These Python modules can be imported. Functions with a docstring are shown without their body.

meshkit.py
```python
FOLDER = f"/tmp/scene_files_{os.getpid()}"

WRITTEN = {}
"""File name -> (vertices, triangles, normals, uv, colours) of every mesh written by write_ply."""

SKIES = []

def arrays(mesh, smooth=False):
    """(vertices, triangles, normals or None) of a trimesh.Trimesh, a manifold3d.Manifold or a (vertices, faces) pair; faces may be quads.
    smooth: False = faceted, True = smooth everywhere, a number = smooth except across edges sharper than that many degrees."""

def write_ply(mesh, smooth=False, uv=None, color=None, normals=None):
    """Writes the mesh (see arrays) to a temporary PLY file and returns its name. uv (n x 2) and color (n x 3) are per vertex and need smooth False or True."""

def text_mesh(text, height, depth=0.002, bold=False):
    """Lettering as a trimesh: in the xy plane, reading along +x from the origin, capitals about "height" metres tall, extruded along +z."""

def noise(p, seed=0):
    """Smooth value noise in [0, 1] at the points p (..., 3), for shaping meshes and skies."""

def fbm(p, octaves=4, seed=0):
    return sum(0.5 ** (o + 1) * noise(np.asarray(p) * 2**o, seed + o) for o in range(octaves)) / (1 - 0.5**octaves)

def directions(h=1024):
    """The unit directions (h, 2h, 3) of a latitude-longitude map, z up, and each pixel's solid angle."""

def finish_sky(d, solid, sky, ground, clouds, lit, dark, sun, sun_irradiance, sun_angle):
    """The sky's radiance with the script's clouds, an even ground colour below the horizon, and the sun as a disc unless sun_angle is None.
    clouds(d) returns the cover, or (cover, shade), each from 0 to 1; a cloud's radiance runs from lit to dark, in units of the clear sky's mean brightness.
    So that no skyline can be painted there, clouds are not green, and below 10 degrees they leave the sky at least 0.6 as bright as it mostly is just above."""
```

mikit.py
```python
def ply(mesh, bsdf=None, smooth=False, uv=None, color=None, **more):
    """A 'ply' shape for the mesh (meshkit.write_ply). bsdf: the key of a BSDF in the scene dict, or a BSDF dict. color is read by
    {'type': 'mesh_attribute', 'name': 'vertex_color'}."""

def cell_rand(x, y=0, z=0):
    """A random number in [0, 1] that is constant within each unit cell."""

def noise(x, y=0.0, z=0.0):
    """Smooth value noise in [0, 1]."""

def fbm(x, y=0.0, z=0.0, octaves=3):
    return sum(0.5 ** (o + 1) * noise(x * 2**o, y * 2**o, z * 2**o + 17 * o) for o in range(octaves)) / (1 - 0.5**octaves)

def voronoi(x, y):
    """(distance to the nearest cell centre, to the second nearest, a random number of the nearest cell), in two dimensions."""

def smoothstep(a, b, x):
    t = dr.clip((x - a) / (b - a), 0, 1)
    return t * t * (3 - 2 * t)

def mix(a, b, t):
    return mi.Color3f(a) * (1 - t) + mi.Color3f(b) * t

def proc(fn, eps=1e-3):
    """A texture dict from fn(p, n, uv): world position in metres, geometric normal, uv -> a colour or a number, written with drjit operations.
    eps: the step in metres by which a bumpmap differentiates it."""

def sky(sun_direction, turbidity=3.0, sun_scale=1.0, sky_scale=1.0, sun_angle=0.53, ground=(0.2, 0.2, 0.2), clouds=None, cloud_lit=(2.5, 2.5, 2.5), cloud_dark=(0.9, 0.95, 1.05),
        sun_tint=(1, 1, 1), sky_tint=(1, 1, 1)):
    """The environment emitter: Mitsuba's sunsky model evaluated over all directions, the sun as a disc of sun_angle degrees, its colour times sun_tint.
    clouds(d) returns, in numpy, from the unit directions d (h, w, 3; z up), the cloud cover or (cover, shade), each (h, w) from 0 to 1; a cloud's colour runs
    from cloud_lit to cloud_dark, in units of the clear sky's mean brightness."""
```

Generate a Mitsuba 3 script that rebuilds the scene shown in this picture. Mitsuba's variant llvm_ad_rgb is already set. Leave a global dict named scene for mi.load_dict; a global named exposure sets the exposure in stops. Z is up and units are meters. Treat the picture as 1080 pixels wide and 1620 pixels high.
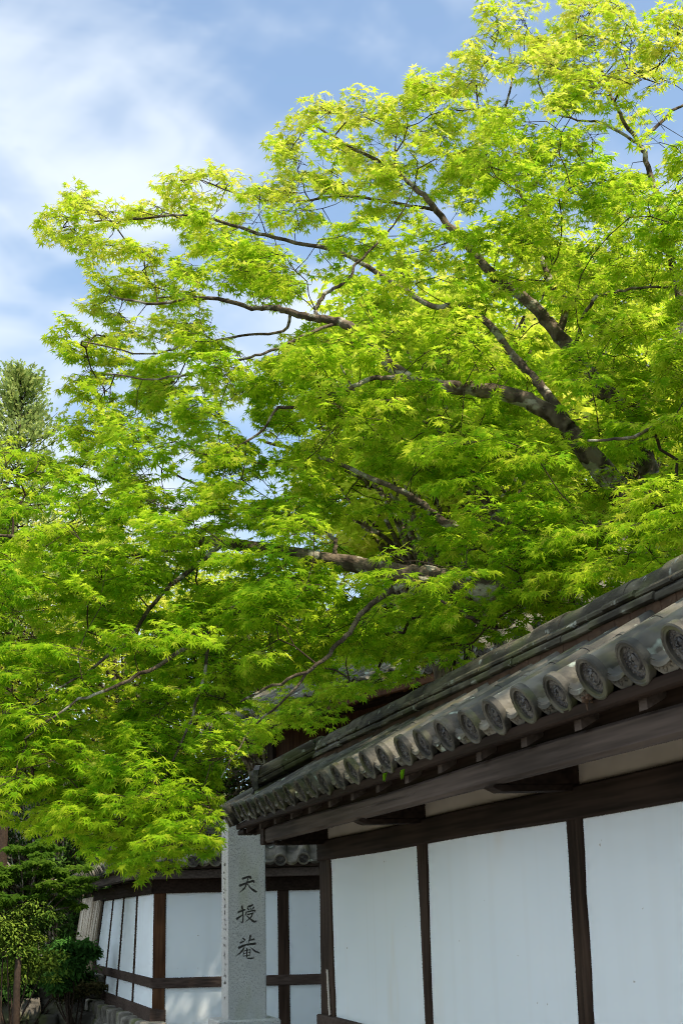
import math, random
import numpy as np, trimesh, manifold3d as m3, mitsuba as mi, drjit as dr
import mikit, meshkit
from shapely.geometry import Polygon, Point, LineString
from shapely.ops import unary_union
T = mi.ScalarTransform4f
rng = np.random.default_rng(7)
scene, labels = {'type': 'scene'}, {}

# ------------------------------------------------------------------ camera, sky, exposure
EYE = np.array([0.0, 0.0, 1.55])
RIGHT = np.array([0.96473886, -0.26208756, -0.0242702])
UP = np.array([-0.05174818, -0.27927363, 0.95881613])
FWD = np.array([0.25807181, 0.92375124, 0.28298868])
FOCAL = 2150.0                                   # in pixels of a 1080 x 1620 frame
scene['camera'] = {'type': 'perspective', 'fov_axis': 'y', 'fov': math.degrees(2 * math.atan(810 / FOCAL)), 'near_clip': 0.05, 'far_clip': 2000.0,
                   'to_world': T().look_at(origin=EYE.tolist(), target=(EYE + FWD).tolist(), up=UP.tolist())}
exposure = 2.2
SUN_AZ, SUN_EL = math.radians(148), math.radians(56)
SUN = [math.sin(SUN_AZ) * math.cos(SUN_EL), math.cos(SUN_AZ) * math.cos(SUN_EL), math.sin(SUN_EL)]

def clouds(d):
    az, el = np.arctan2(d[..., 0], d[..., 1]), np.arcsin(np.clip(d[..., 2], -1, 1))
    q = np.stack([np.sin(az) * 3.4 + 5, np.cos(az) * 3.4 + 5, el * 6.0 + .8 * np.sin(az)], -1)
    warp = np.stack([meshkit.fbm(q * 1.1 + 9, 4, 4), meshkit.fbm(q * 1.1 + 31, 4, 5), meshkit.fbm(q * 1.1 + 57, 4, 6)], -1) - .5
    n = meshkit.fbm(q * .75 + warp * .8, 4, 12)
    a, b = np.sin(az) * .85 + el * .53, el * .85 - np.sin(az) * .53            # combed wisps, slanting up to the right
    fine = .6 * meshkit.fbm((q + warp * 1.1) * [3.0, 3.0, 3.4], 5, 21) + .4 * meshkit.fbm(np.stack([a * 9, b * 34, a * 0], -1) + warp * 2.6, 5, 27)
    side = .21 - .55 * np.sin(np.clip(az, -1.2, 1.2)) - .20 * np.clip(el - .45, 0, 1)      # thicker to the left of the lane
    c = np.clip((n + .62 * (fine - .5) + side - .41) / .40, 0, 1)
    c = .20 + .66 * c * c * (3 - 2 * c)
    return c, np.clip(.75 - c, 0, 1) * .35

scene['sky'] = mikit.sky(SUN, turbidity=3, sky_scale=1.3, sky_tint=(.98, 1.10, 1.10), ground=(.10, .11, .07), clouds=clouds, cloud_lit=(1.85, 2.0, 2.15), cloud_dark=(1.35, 1.6, 1.85))

# ------------------------------------------------------------------ materials
N, FB, MIX, SS = mikit.noise, mikit.fbm, mikit.mix, mikit.smoothstep
def mat(key, fn, rough=.8, bump=None, bscale=.002, spec=.3, eps=1e-3):
    b = {'type': 'principled', 'base_color': mikit.proc(fn), 'roughness': rough, 'specular': spec}
    if bump is not None:
        b = {'type': 'bumpmap', 'arbitrary': mikit.proc(bump, eps), 'scale': bscale, 'bsdf': b}
    scene[key] = {'type': 'twosided', 'bsdf': b}
def tile_col(p, n, uv):
    a = FB(p.x * 7, p.y * 7, p.z * 7)
    c = MIX((.046, .047, .042), (.160, .155, .130), SS(.3, .72, a))
    c = MIX(c, (.10, .098, .050), SS(.52, .75, FB(p.x * 11 + 5, p.y * 11, p.z * 11)) * .7)
    c = MIX(c, (.075, .07, .055), SS(.55, .8, FB(p.x * 23, p.y * 23 + 3, p.z * 23)) * .6)
    return MIX(c, (.30, .36, .31), SS(.69, .80, FB(p.x * 16 + 40, p.y * 16, p.z * 16)))
mat('tile_clay', tile_col, .62, lambda p, n, uv: FB(p.x * 60, p.y * 60, p.z * 60), .004)
def medal_col(p, n, uv):
    return MIX((.022, .023, .026), (.085, .086, .082), SS(.4, .75, FB(p.x * 30, p.y * 30, p.z * 30)))
mat('tile_rim', lambda p, n, uv: MIX(MIX((.030, .031, .027), (.098, .096, .080), SS(.3, .72, FB(p.x * 16, p.y * 16, p.z * 16))), (.070, .080, .032), SS(.5, .72, FB(p.x * 12 + 7, p.y * 12, p.z * 12)) * .7), .6)
mat('tile_dark', medal_col, .42, None, .002, .5)
def noshi_col(p, n, uv):
    c = MIX((.028, .027, .021), (.115, .110, .080), SS(.35, .75, FB(p.x * 9, p.y * 6, p.z * 14)))
    c = MIX(c, (.07, .085, .03), SS(.5, .7, FB(p.x * 5 + 9, p.y * 5, p.z * 5)) * .6)
    return MIX(c, (.24, .265, .23), SS(.68, .80, FB(p.x * 20, p.y * 20 + 7, p.z * 20)))
mat('tile_ridge', noshi_col, .8, lambda p, n, uv: FB(p.x * 50, p.y * 50, p.z * 50), .006)
mat('mortar', lambda p, n, uv: MIX((.035, .024, .017), (.11, .068, .042), FB(p.x * 30, p.y * 14, p.z * 40)), .95, lambda p, n, uv: FB(p.x * 70, p.y * 70, p.z * 70), .01)
def wood(key, dark, light, along, rough=.7):
    k = {'z': (55, 55, 2.5), 'y': (55, 2.5, 55), 'x': (2.5, 55, 55)}[along]
    def g(p):
        return FB(p.x * k[0], p.y * k[1], p.z * k[2], 4) * .7 + .3 * N(p.x * 3, p.y * 3, p.z * 3)
    mat(key, lambda p, n, uv: MIX(dark, light, SS(.25, .8, g(p))), rough, lambda p, n, uv: g(p), .004, .08)
wood('wood_post', (.011, .007, .005), (.050, .033, .024), 'z')
wood('wood_beam', (.009, .006, .0045), (.032, .021, .016), 'y')
wood('wood_purlin', (.036, .030, .027), (.090, .074, .066), 'y', .8)
wood('wood_rail', (.030, .022, .019), (.080, .062, .054), 'x', .8)
wood('wood_brown', (.030, .014, .007), (.095, .048, .024), 'z', .7)
def plaster_col(p, n, uv):
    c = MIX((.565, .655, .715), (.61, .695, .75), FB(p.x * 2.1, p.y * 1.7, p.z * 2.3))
    c = MIX(c, (.54, .53, .47), SS(.62, .85, FB(p.x * 1.2 + 9, p.y * 3.1, p.z * .9)) * .5)
    c = MIX(c, (.47, .50, .50), SS(.52, .80, FB(p.x * 13, p.y * 13, p.z * .7)) * .09)
    return MIX(c, (.25, .23, .2), SS(.885, .91, N(p.x * 17, p.y * 17, p.z * 17) * .6 + .4 * N(p.x * 61, p.y * 61, p.z * 61)) * .8)
mat('plaster', plaster_col, .9, lambda p, n, uv: FB(p.x * 9, p.y * 9, p.z * 9), .006)
def old_plaster(p, n, uv):
    c = MIX((.20, .16, .11), (.55, .52, .45), SS(.35, .7, FB(p.x * 9, p.y * 9, p.z * 1.3)))
    return MIX(c, (.12, .10, .07), SS(.55, .75, FB(p.x * 16, p.y * 16, p.z * 3 + 4)) * .8)
mat('plaster_old', old_plaster, .95, lambda p, n, uv: FB(p.x * 30, p.y * 30, p.z * 12), .01)
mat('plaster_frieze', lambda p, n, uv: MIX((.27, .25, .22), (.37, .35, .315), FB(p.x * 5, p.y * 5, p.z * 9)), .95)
def granite_col(p, n, uv):
    s = N(p.x * 210, p.y * 210, p.z * 210)
    c = MIX((.345, .355, .345), (.465, .475, .46), FB(p.x * 6, p.y * 6, p.z * 3))
    c = MIX(c, (.17, .175, .18), SS(.62, .74, s))
    c = MIX(c, (.50, .515, .51), SS(.72, .84, N(p.x * 170 + 9, p.y * 170, p.z * 170)))
    return MIX(c, (.30, .32, .22), SS(.55, .8, FB(p.x * 8, p.y * 8, p.z * 1.6)) * .45)
mat('granite', granite_col, .8, lambda p, n, uv: N(p.x * 230, p.y * 230, p.z * 230), .0015)
mat('carved', lambda p, n, uv: MIX((.018, .018, .016), (.055, .054, .048), FB(p.x * 60, p.y * 60, p.z * 60)), .95)  # groove shadow painted in as a dark stroke colour
def rock_col(p, n, uv):
    c = MIX((.070, .068, .058), (.21, .205, .185), SS(.25, .75, FB(p.x * 4, p.y * 4, p.z * 5, 4)))
    c = MIX(c, (.10, .12, .045), SS(.5, .72, FB(p.x * 5 + 3, p.y * 5, p.z * 4)) * .8)
    return MIX(c, (.05, .045, .04), SS(.6, .8, FB(p.x * 17, p.y * 17, p.z * 17)) * .7)
mat('rock', rock_col, .95, lambda p, n, uv: FB(p.x * 22, p.y * 22, p.z * 22), .02)
def bark_col(p, n, uv):
    c = MIX((.045, .034, .026), (.17, .14, .105), SS(.3, .75, FB(p.x * 22, p.y * 22, p.z * 12)))
    return MIX(c, (.36, .36, .30), SS(.56, .66, FB(p.x * 12 + 2, p.y * 12, p.z * 12, 4)) * .8)
mat('bark', bark_col, .9, lambda p, n, uv: FB(p.x * 38, p.y * 38, p.z * 26), .022)
mat('twig_bark', lambda p, n, uv: MIX((.022, .015, .011), (.06, .042, .030), FB(p.x * 30, p.y * 30, p.z * 30)), .85)
mat('soil', lambda p, n, uv: MIX((.045, .042, .026), (.10, .09, .06), FB(p.x * 3, p.y * 3, 0.0)), .95)
mat('gravel', lambda p, n, uv: MIX((.24, .23, .21), (.42, .41, .38), N(p.x * 60, p.y * 60, 0.0)), .95)
mat('hill_floor', lambda p, n, uv: MIX((.02, .03, .012), (.06, .07, .03), FB(p.x * .8, p.y * .8, p.z * .8)), .95)
def leafmat(key, color, trans=.9, rough=.45):
    scene[key] = {'type': 'principledthin', 'base_color': color, 'roughness': rough, 'diff_trans': trans, 'spec_trans': 0.0, 'eta': 1.35}
leafmat('leaf_vertex', {'type': 'mesh_attribute', 'name': 'vertex_color'}, 1.35)
LEAF_COL = [(.35, .57, .024), (.44, .62, .030), (.56, .67, .055), (.24, .47, .020)]
for i, c in enumerate(LEAF_COL):
    leafmat('leaf_tone_%d' % i, {'type': 'rgb', 'value': list(c)}, 1.35)
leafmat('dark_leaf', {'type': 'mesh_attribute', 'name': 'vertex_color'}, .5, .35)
scene['white_plastic'] = {'type': 'twosided', 'bsdf': {'type': 'principled', 'base_color': {'type': 'rgb', 'value': [.62, .60, .55]}, 'roughness': .5}}

# ------------------------------------------------------------------ helpers
def at(px, py, Y):
    """World point at depth Y on the line of sight of a point measured in the photograph."""
    d = FWD + RIGHT * (px - 540) / FOCAL - UP * (py - 810) / FOCAL
    return EYE + d * (Y - EYE[1]) / d[1]
def atx(px, py, X):
    d = FWD + RIGHT * (px - 540) / FOCAL - UP * (py - 810) / FOCAL
    return EYE + d * X / d[0]
def project(p):
    d = np.asarray(p) - EYE
    z = d @ FWD
    return np.stack([540 + FOCAL * (d @ RIGHT) / z, 810 - FOCAL * (d @ UP) / z], -1)
def key_for(name):
    if name not in scene and name not in labels:
        return name
    i = 1
    while '%s_%03d' % (name, i) in scene or '%s_%03d' % (name, i) in labels:
        i += 1
    return '%s_%03d' % (name, i)
def thing(name, label, cat, group=None):
    k = key_for(name)
    labels[k] = {'label': label, 'category': cat, 'kind': 'thing'}
    if group: labels[k]['group'] = group
    return k
COUNT = {}
def add(parent, name, shape, label=None, kind=None, **more):
    """One part under a holder; numbers repeats."""
    base = parent + '__' + name if parent else name
    n = COUNT.get(base, 0)
    k = base if n == 0 else '%s_%03d' % (base, n)
    COUNT[base] = n + 1
    scene[k] = {**shape, **more}
    if label or kind:
        labels[k] = {}
        if label: labels[k]['label'] = label
        if kind: labels[k]['kind'] = kind
    return k
def cat(ms): return trimesh.util.concatenate(ms)
def box(x0, x1, y0, y1, z0, z1, c=.006):
    """Chamfered box."""
    c = min(c, (x1 - x0) * .3, (y1 - y0) * .3, (z1 - z0) * .3)
    pts = []
    for sx in (0, 1):
        for sy in (0, 1):
            for sz in (0, 1):
                P = [(x0, x1)[sx], (y0, y1)[sy], (z0, z1)[sz]]
                D = [c * (1 - 2 * sx), c * (1 - 2 * sy), c * (1 - 2 * sz)]
                for k in range(3):
                    Q = [P[i] + (D[i] if i != k else 0) for i in range(3)]
                    pts.append(Q)
    return trimesh.convex.convex_hull(np.array(pts))
def hull(pts): return trimesh.convex.convex_hull(np.asarray(pts, float))
def frame(o, e, i):
    """Transform with local u along e, v along i (both horizontal), w up."""
    e, i = np.asarray(e, float), np.asarray(i, float)
    if e[0] * i[1] - e[1] * i[0] < 0: e = -e               # keep it right-handed
    m = np.eye(4); m[:3, 0] = e; m[:3, 1] = i; m[:3, 2] = [0, 0, 1]; m[:3, 3] = o
    return m
def TW(m): return T(np.asarray(m, float).tolist())
def grid_tris(n, m, closed=True):
    f = []
    for i in range(n - 1):
        for j in range(m if closed else m - 1):
            a, b = i * m + j, i * m + (j + 1) % m
            f += [[a, b, b + m], [a, b + m, a + m]]
    return f
def tube(pts, radii, sides=6, cap=True):
    p = np.asarray(pts, float); r = np.broadcast_to(np.asarray(radii, float), (len(p),))
    t = np.gradient(p, axis=0); t /= np.linalg.norm(t, axis=1, keepdims=True) + 1e-12
    ref = np.array([.31, .22, .93]) if abs(t[0] @ [.31, .22, .93]) < .9 else np.array([1., 0, 0])
    a = np.cross(t, ref); a /= np.linalg.norm(a, axis=1, keepdims=True) + 1e-12
    b = np.cross(t, a); an = np.arange(sides) * 2 * np.pi / sides
    v = p[:, None] + r[:, None, None] * (np.cos(an)[None, :, None] * a[:, None] + np.sin(an)[None, :, None] * b[:, None])
    f = grid_tris(len(p), sides)
    v = v.reshape(-1, 3)
    if cap:
        v = np.vstack([v, p[0], p[-1]]); n = len(v)
        for j in range(sides):
            f.append([n - 2, (j + 1) % sides, j]); o = (len(p) - 1) * sides
            f.append([n - 1, o + j, o + (j + 1) % sides])
    return trimesh.Trimesh(v, np.array(f), process=False)
def spline(pts, n=6):
    """Catmull-Rom through pts."""
    p = np.asarray(pts, float); P = np.vstack([2 * p[0] - p[1], p, 2 * p[-1] - p[-2]])
    out = []
    for i in range(1, len(P) - 2):
        for k in range(n):
            t = k / n
            out.append(.5 * (2 * P[i] + (P[i + 1] - P[i - 1]) * t + (2 * P[i - 1] - 5 * P[i] + 4 * P[i + 1] - P[i + 2]) * t * t + (3 * P[i] - P[i - 1] - 3 * P[i + 1] + P[i + 2]) * t ** 3))
    out.append(p[-1])
    return np.array(out)
def extrude_v(poly, v0, v1, slope=0.0):
    """Polygon in (u, w) extruded along v, rising by slope."""
    m = trimesh.creation.extrude_polygon(poly, v1 - v0, engine='earcut')
    V = m.vertices
    W = np.stack([V[:, 0], V[:, 2] + v0, V[:, 1] + (V[:, 2] + v0) * slope], 1)
    return trimesh.Trimesh(W, m.faces[:, ::-1], process=False)
def sector(r1, r0, a0, a1, n=14):
    a = np.radians(np.linspace(a0, a1, n))
    return Polygon([(r1 * math.cos(t), r1 * math.sin(t)) for t in a] + [(r0 * math.cos(t), r0 * math.sin(t)) for t in a[::-1]])
def rock(size, seed, sub=2, sq=.5):
    m = trimesh.creation.icosphere(subdivisions=sub)
    v = m.vertices
    v = np.sign(v) * np.abs(v) ** sq
    v = v / np.abs(v).max() * (1 + .34 * (meshkit.fbm(v * 1.7 + seed * 3.1, 3, seed % 50)[:, None] - .5))
    return trimesh.Trimesh(v * np.asarray(size) * .5, m.faces, process=False)
def structure(name, mesh, m, smooth=False):
    scene[name] = mikit.ply(mesh, m, smooth); labels[name] = {'kind': 'structure'}

# ------------------------------------------------------------------ ground, path, far hillside
GZ = 0.10
gx, gy = np.meshgrid(np.r_[-400, -120, -40, np.linspace(-15, 25, 41), 60, 140, 400], np.r_[-300, -80, -20, np.linspace(-6, 34, 41), 60, 130, 500], indexing='ij')
gz = GZ + .05 * (meshkit.fbm(np.stack([gx * .4, gy * .4, gx * 0], -1), 3, 2) - .5)
structure('ground', trimesh.Trimesh(np.stack([gx, gy, gz], -1).reshape(-1, 3), np.array(grid_tris(gx.shape[0], gx.shape[1], False)), process=False), 'soil', True)
py_, px_ = np.meshgrid(np.linspace(-12, 14.5, 54), np.linspace(-2.4, 1.55, 12), indexing='ij')
pz_ = GZ + .06 + .012 * (meshkit.fbm(np.stack([px_ * 2, py_ * 2, px_ * 0], -1), 2, 5) - .5)
structure('path', trimesh.Trimesh(np.stack([px_, py_, pz_], -1).reshape(-1, 3), np.array(grid_tris(54, 12, False)), process=False), 'gravel', True)
hx, hy = np.meshgrid(np.linspace(-90, 110, 60), np.linspace(40, 130, 30), indexing='ij')
hz = GZ - .5 + np.clip((hy - 40) / 22, 0, 1) * 3.5 + np.clip((hy - 55) / 70, 0, 1) * 9 + 1.2 * meshkit.fbm(np.stack([hx * .06, hy * .06, hx * 0], -1), 3, 9) * np.clip((hy - 40) / 10, 0, 1)
structure('hillside', trimesh.Trimesh(np.stack([hx, hy, hz], -1).reshape(-1, 3), np.array(grid_tris(60, 30, False)), process=False), 'hill_floor', True)

# ------------------------------------------------------------------ roof tiles (shared meshes; local u along the eave, v inwards, w up)
SL = .55
SA = math.atan(SL)
def tilt(m):
    c, s = math.cos(SA), math.sin(SA); v = m.vertices
    return trimesh.Trimesh(np.stack([v[:, 0], v[:, 1] * c - v[:, 2] * s, v[:, 1] * s + v[:, 2] * c], 1), m.faces, process=False)
def half_barrel(v0, v1, r1=.066, r0=.053, a=8):
    return tilt(extrude_v(sector(r1, r0, -a, 180 + a, 16), v0 / math.cos(SA), v1 / math.cos(SA)))
def disc_body(r=.074, th=.024):
    ring = Polygon([(r * math.cos(t), r * math.sin(t)) for t in np.linspace(0, 2 * np.pi, 33)[:-1]])
    inner = ring.buffer(-.019)
    face = extrude_v(ring.difference(inner), -th, 0)
    # rounded rim
    an = np.linspace(0, 2 * np.pi, 33); rim = tube(np.stack([(r - .006) * np.cos(an), an * 0 - th + .003, (r - .006) * np.sin(an)], 1), .0065, 6, False)
    return tilt(cat([face, rim]))
def medallion(n=16, sub=1, seg=25):
    y = -.0125; parts = []
    def ball(u, w, r):
        s = trimesh.creation.icosphere(subdivisions=sub, radius=r); s.apply_scale([1, .7, 1]); s.apply_translation([u, y, w]); return s
    for k in range(n):
        t = k * 2 * np.pi / n; parts.append(ball(.0455 * math.cos(t), .0455 * math.sin(t), .0052))
    an = np.linspace(0, 2 * np.pi, seg)
    parts.append(tube(np.stack([.0365 * np.cos(an), an * 0 + y, .0365 * np.sin(an)], 1), .0022, 5, False))
    for k in range(3):
        t0 = k * 2 * np.pi / 3; s = np.linspace(0, 1, (seg + 1) // 2)
        rad = .011 + .021 * s; ang = t0 + s * 3.6
        parts.append(tube(np.stack([rad * np.cos(ang), s * 0 + y, rad * np.sin(ang)], 1), (.0105 * (1 - s) ** .8 + .0020), 6))
        parts.append(ball(.011 * math.cos(t0), .011 * math.sin(t0), .0105))
    parts.append(extrude_v(Polygon([(.0555 * math.cos(t), .0555 * math.sin(t)) for t in np.linspace(0, 2 * np.pi, 33)[:-1]]), -.013, -.001))
    return cat(parts)
def lip_poly(hw=.078, sag=.034, h=.050):
    u = np.linspace(-hw, hw, 9); top = sag * (u / hw) ** 2 - .030; bot = top - h + .012 * (u / hw) ** 2
    return Polygon(list(zip(u, top)) + list(zip(u[::-1], bot[::-1])))
def pan_tile(v1=.50, relief=True):
    lip = extrude_v(lip_poly(), .008, .030)
    u = np.linspace(-.10, .10, 9); top = .042 * (u / .10) ** 2 - .032
    bed = extrude_v(Polygon(list(zip(u, top)) + list(zip(u[::-1], top[::-1] - .014))), .012, v1, SL)
    rel = []
    for sg in (-1, 1) if relief else ():
        for c0, rr in ((.022, .014), (.052, .011)):
            s = np.linspace(0, 1, 9); a = s * 5.2 + (0 if sg > 0 else math.pi)
            cx = sg * c0; zc = -.052 + .016 * (c0 / .078) ** 2 * 2
            rel.append(tube(np.stack([cx + rr * (1 - s * .75) * np.cos(a) * sg, s * 0 + .007, zc + rr * (1 - s * .75) * np.sin(a)], 1), .0026, 4))
    lip = tilt(cat([lip] + rel))
    return cat([lip, bed])
EAVE_TILE = cat([half_barrel(0, .255), half_barrel(.245, .262, .069, .055)])
P_DISC = mikit.ply(disc_body(), 'tile_rim', 32)
UPPER_TILE = half_barrel(.256, .56, .063, .051)
TILT4 = np.eye(4); TILT4[1:3, 1:3] = [[math.cos(SA), -math.sin(SA)], [math.sin(SA), math.cos(SA)]]
NAIL = trimesh.creation.icosphere(subdivisions=1, radius=.008); NAIL.apply_translation([0, .2, .068 + .2 * SL])
P_EAVE, P_UP, P_MED, P_PAN = mikit.ply(EAVE_TILE, 'tile_clay', 32), mikit.ply(UPPER_TILE, 'tile_clay', 32), mikit.ply(tilt(medallion()), 'tile_dark', 40), mikit.ply(pan_tile(), 'tile_clay', 30)
P_MEDF = mikit.ply(tilt(medallion(8, 0, 13)), 'tile_dark', 40)
P_PANF = mikit.ply(pan_tile(.50, False), 'tile_clay', 30)
P_NAIL = mikit.ply(NAIL, 'tile_dark', True)
P_LONG = mikit.ply(cat([half_barrel(0, .56), disc_body()]), 'tile_clay', 32)

def tile_row(parent, o, e, i, n, pitch, fine=True, lift=None, jitter=1.0):
    for k in range(n):
        pos = np.array(o) + np.array(e) * pitch * k + np.array([0, 0, lift(k) if lift else 0]) + rng.normal(0, .0025 * jitter, 3)
        c = rng.normal(0, .012); ee = np.array(e) * math.cos(c) + np.array(i) * math.sin(c); ii = np.array(i) * math.cos(c) - np.array(e) * math.sin(c)
        m = TW(frame(pos, ee, ii))
        if fine:
            add(parent, 'round_tile', P_EAVE, to_world=m)
            kk = COUNT[parent + '__round_tile'] - 1
            holder = parent + '__round_tile' + ('' if kk == 0 else '_%03d' % kk)
            roll = np.eye(4); t = rng.uniform(0, 2.1); roll[0, 0] = roll[2, 2] = math.cos(t); roll[0, 2] = math.sin(t); roll[2, 0] = -math.sin(t); roll = TILT4 @ roll @ TILT4.T
            add(holder, 'medallion', P_MED, to_world=TW(frame(pos, ee, ii) @ roll))
            add(holder, 'end_disc', P_DISC, to_world=m)
            add(holder, 'nail', P_NAIL, to_world=m)
            add(parent, 'cover_tile', P_UP, to_world=TW(frame(pos + [0, 0, rng.normal(0, .002)], e, i)))
        else:
            add(parent, 'round_tile', P_LONG, to_world=m)
            kk = COUNT[parent + '__round_tile'] - 1
            add(parent + '__round_tile' + ('' if kk == 0 else '_%03d' % kk), 'medallion', P_MEDF, to_world=m)
        add(parent, 'pan_tile', P_PAN if fine else P_PANF, to_world=TW(frame(pos + np.array(e) * pitch * .5 + np.array(i) * -.016 + [0, 0, rng.normal(0, .002)], e, i)))

def ridge_course(parent, c0, e, i, length, seg, half, z0, z1, rough_seed, m='tile_ridge', name='ridge_tile'):
    """One course of flat ridge tiles, laid as separate pieces along the ridge."""
    n = int(length / seg)
    for k in range(n):
        a, b = k * seg + .003, (k + 1) * seg - .002
        j = rng.normal(0, .004); dz = rng.normal(0, .0025)
        pts = []
        for u in (a, b):
            for s in (-1, 1):
                for (q, z) in ((half + j, z0 + .004), (half + j, z1 - .010), (half - .008 + j, z1), (half - .01, z0)):
                    pts.append(np.array(c0) + np.array(e) * u + np.array(i) * s * q + [0, 0, z + dz])
        add(parent, name, mikit.ply(hull(pts), m))
def ridge_cover(parent, c0, e, i, length, seg, r, z, m='tile_ridge', name='ridge_cover'):
    n = int(length / seg)
    for k in range(n):
        jj = rng.normal(0, .003)
        p = sector(r, r - .016, -6, 186, 15)
        a = extrude_v(p, 0, seg + .012); q = extrude_v(sector(r + .006, r - .004, -6, 186, 15), seg - .03, seg + .008)
        mm = cat([a, q] if False else [a])
        # local: u across, v along ridge
        M = frame(np.array(c0) + np.array(e) * seg * k + [0, 0, z + jj + .004 * (k % 2)], i, e)
        add(parent, name, mikit.ply(mm, m, 32), to_world=TW(M))

# ------------------------------------------------------------------ the near tile-roofed wall
W = thing('plaster_wall', 'long white plaster wall with dark timber frame and grey tiled roof, large on the right', 'wall')
XW, XD, ZD, Y0, PITCH = 2.30, 1.872, 2.232, 3.5356, .274
e_, i_ = np.array([0, 1., 0]), np.array([1., 0, 0])
YN = Y0 - 5 * PITCH                                    # nearest row, outside the frame
NROW = 28
YE = Y0 + 22 * PITCH + .09                             # far end of the roof
tile_row(W, [XD, YN, ZD], e_, i_, NROW, PITCH, True, lambda k: .018 * max(0, (k - 24) / 3) ** 2)
# verge roll at the far end
vr = tilt(extrude_v(sector(.098, .02, -50, 230, 20), -.05, .62))
add(W, 'verge_tile', mikit.ply(vr, 'tile_rim', 32), to_world=TW(frame([XD - .01, YE + .09, ZD + .012], e_, i_)))
# ridge
ZB = 2.569; XR = 2.45
mor = cat([box(2.362, 2.538, y_, min(y_ + .12, YE - .22), ZB - .06, ZB + .03, .004) for y_ in np.arange(YN - .3, YE - .24, .12)])
mor.vertices[:, 0] += .02 * (meshkit.fbm(mor.vertices * [20, 6, 20], 2, 3) - .5)
add(W, 'ridge_mortar', mikit.ply(mor, 'mortar'))
L = YE - .22 - YN + .3
ridge_course(W, [XR, YN - .3, 0], e_, i_, L, .268, .112, ZB + .028, ZB + .060, 1)
ridge_course(W, [XR, YN - .42, 0], e_, i_, L + .12, .268, .104, ZB + .068, ZB + .094, 2)
add(W, 'ridge_core', mikit.ply(box(XR - .085, XR + .085, YN - .3, YE - .24, ZB + .02, ZB + .10), 'tile_dark'))
ridge_cover(W, [XR, YN - .3, 0], e_, i_, L - .02, .30, .078, ZB + .098)
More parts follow.
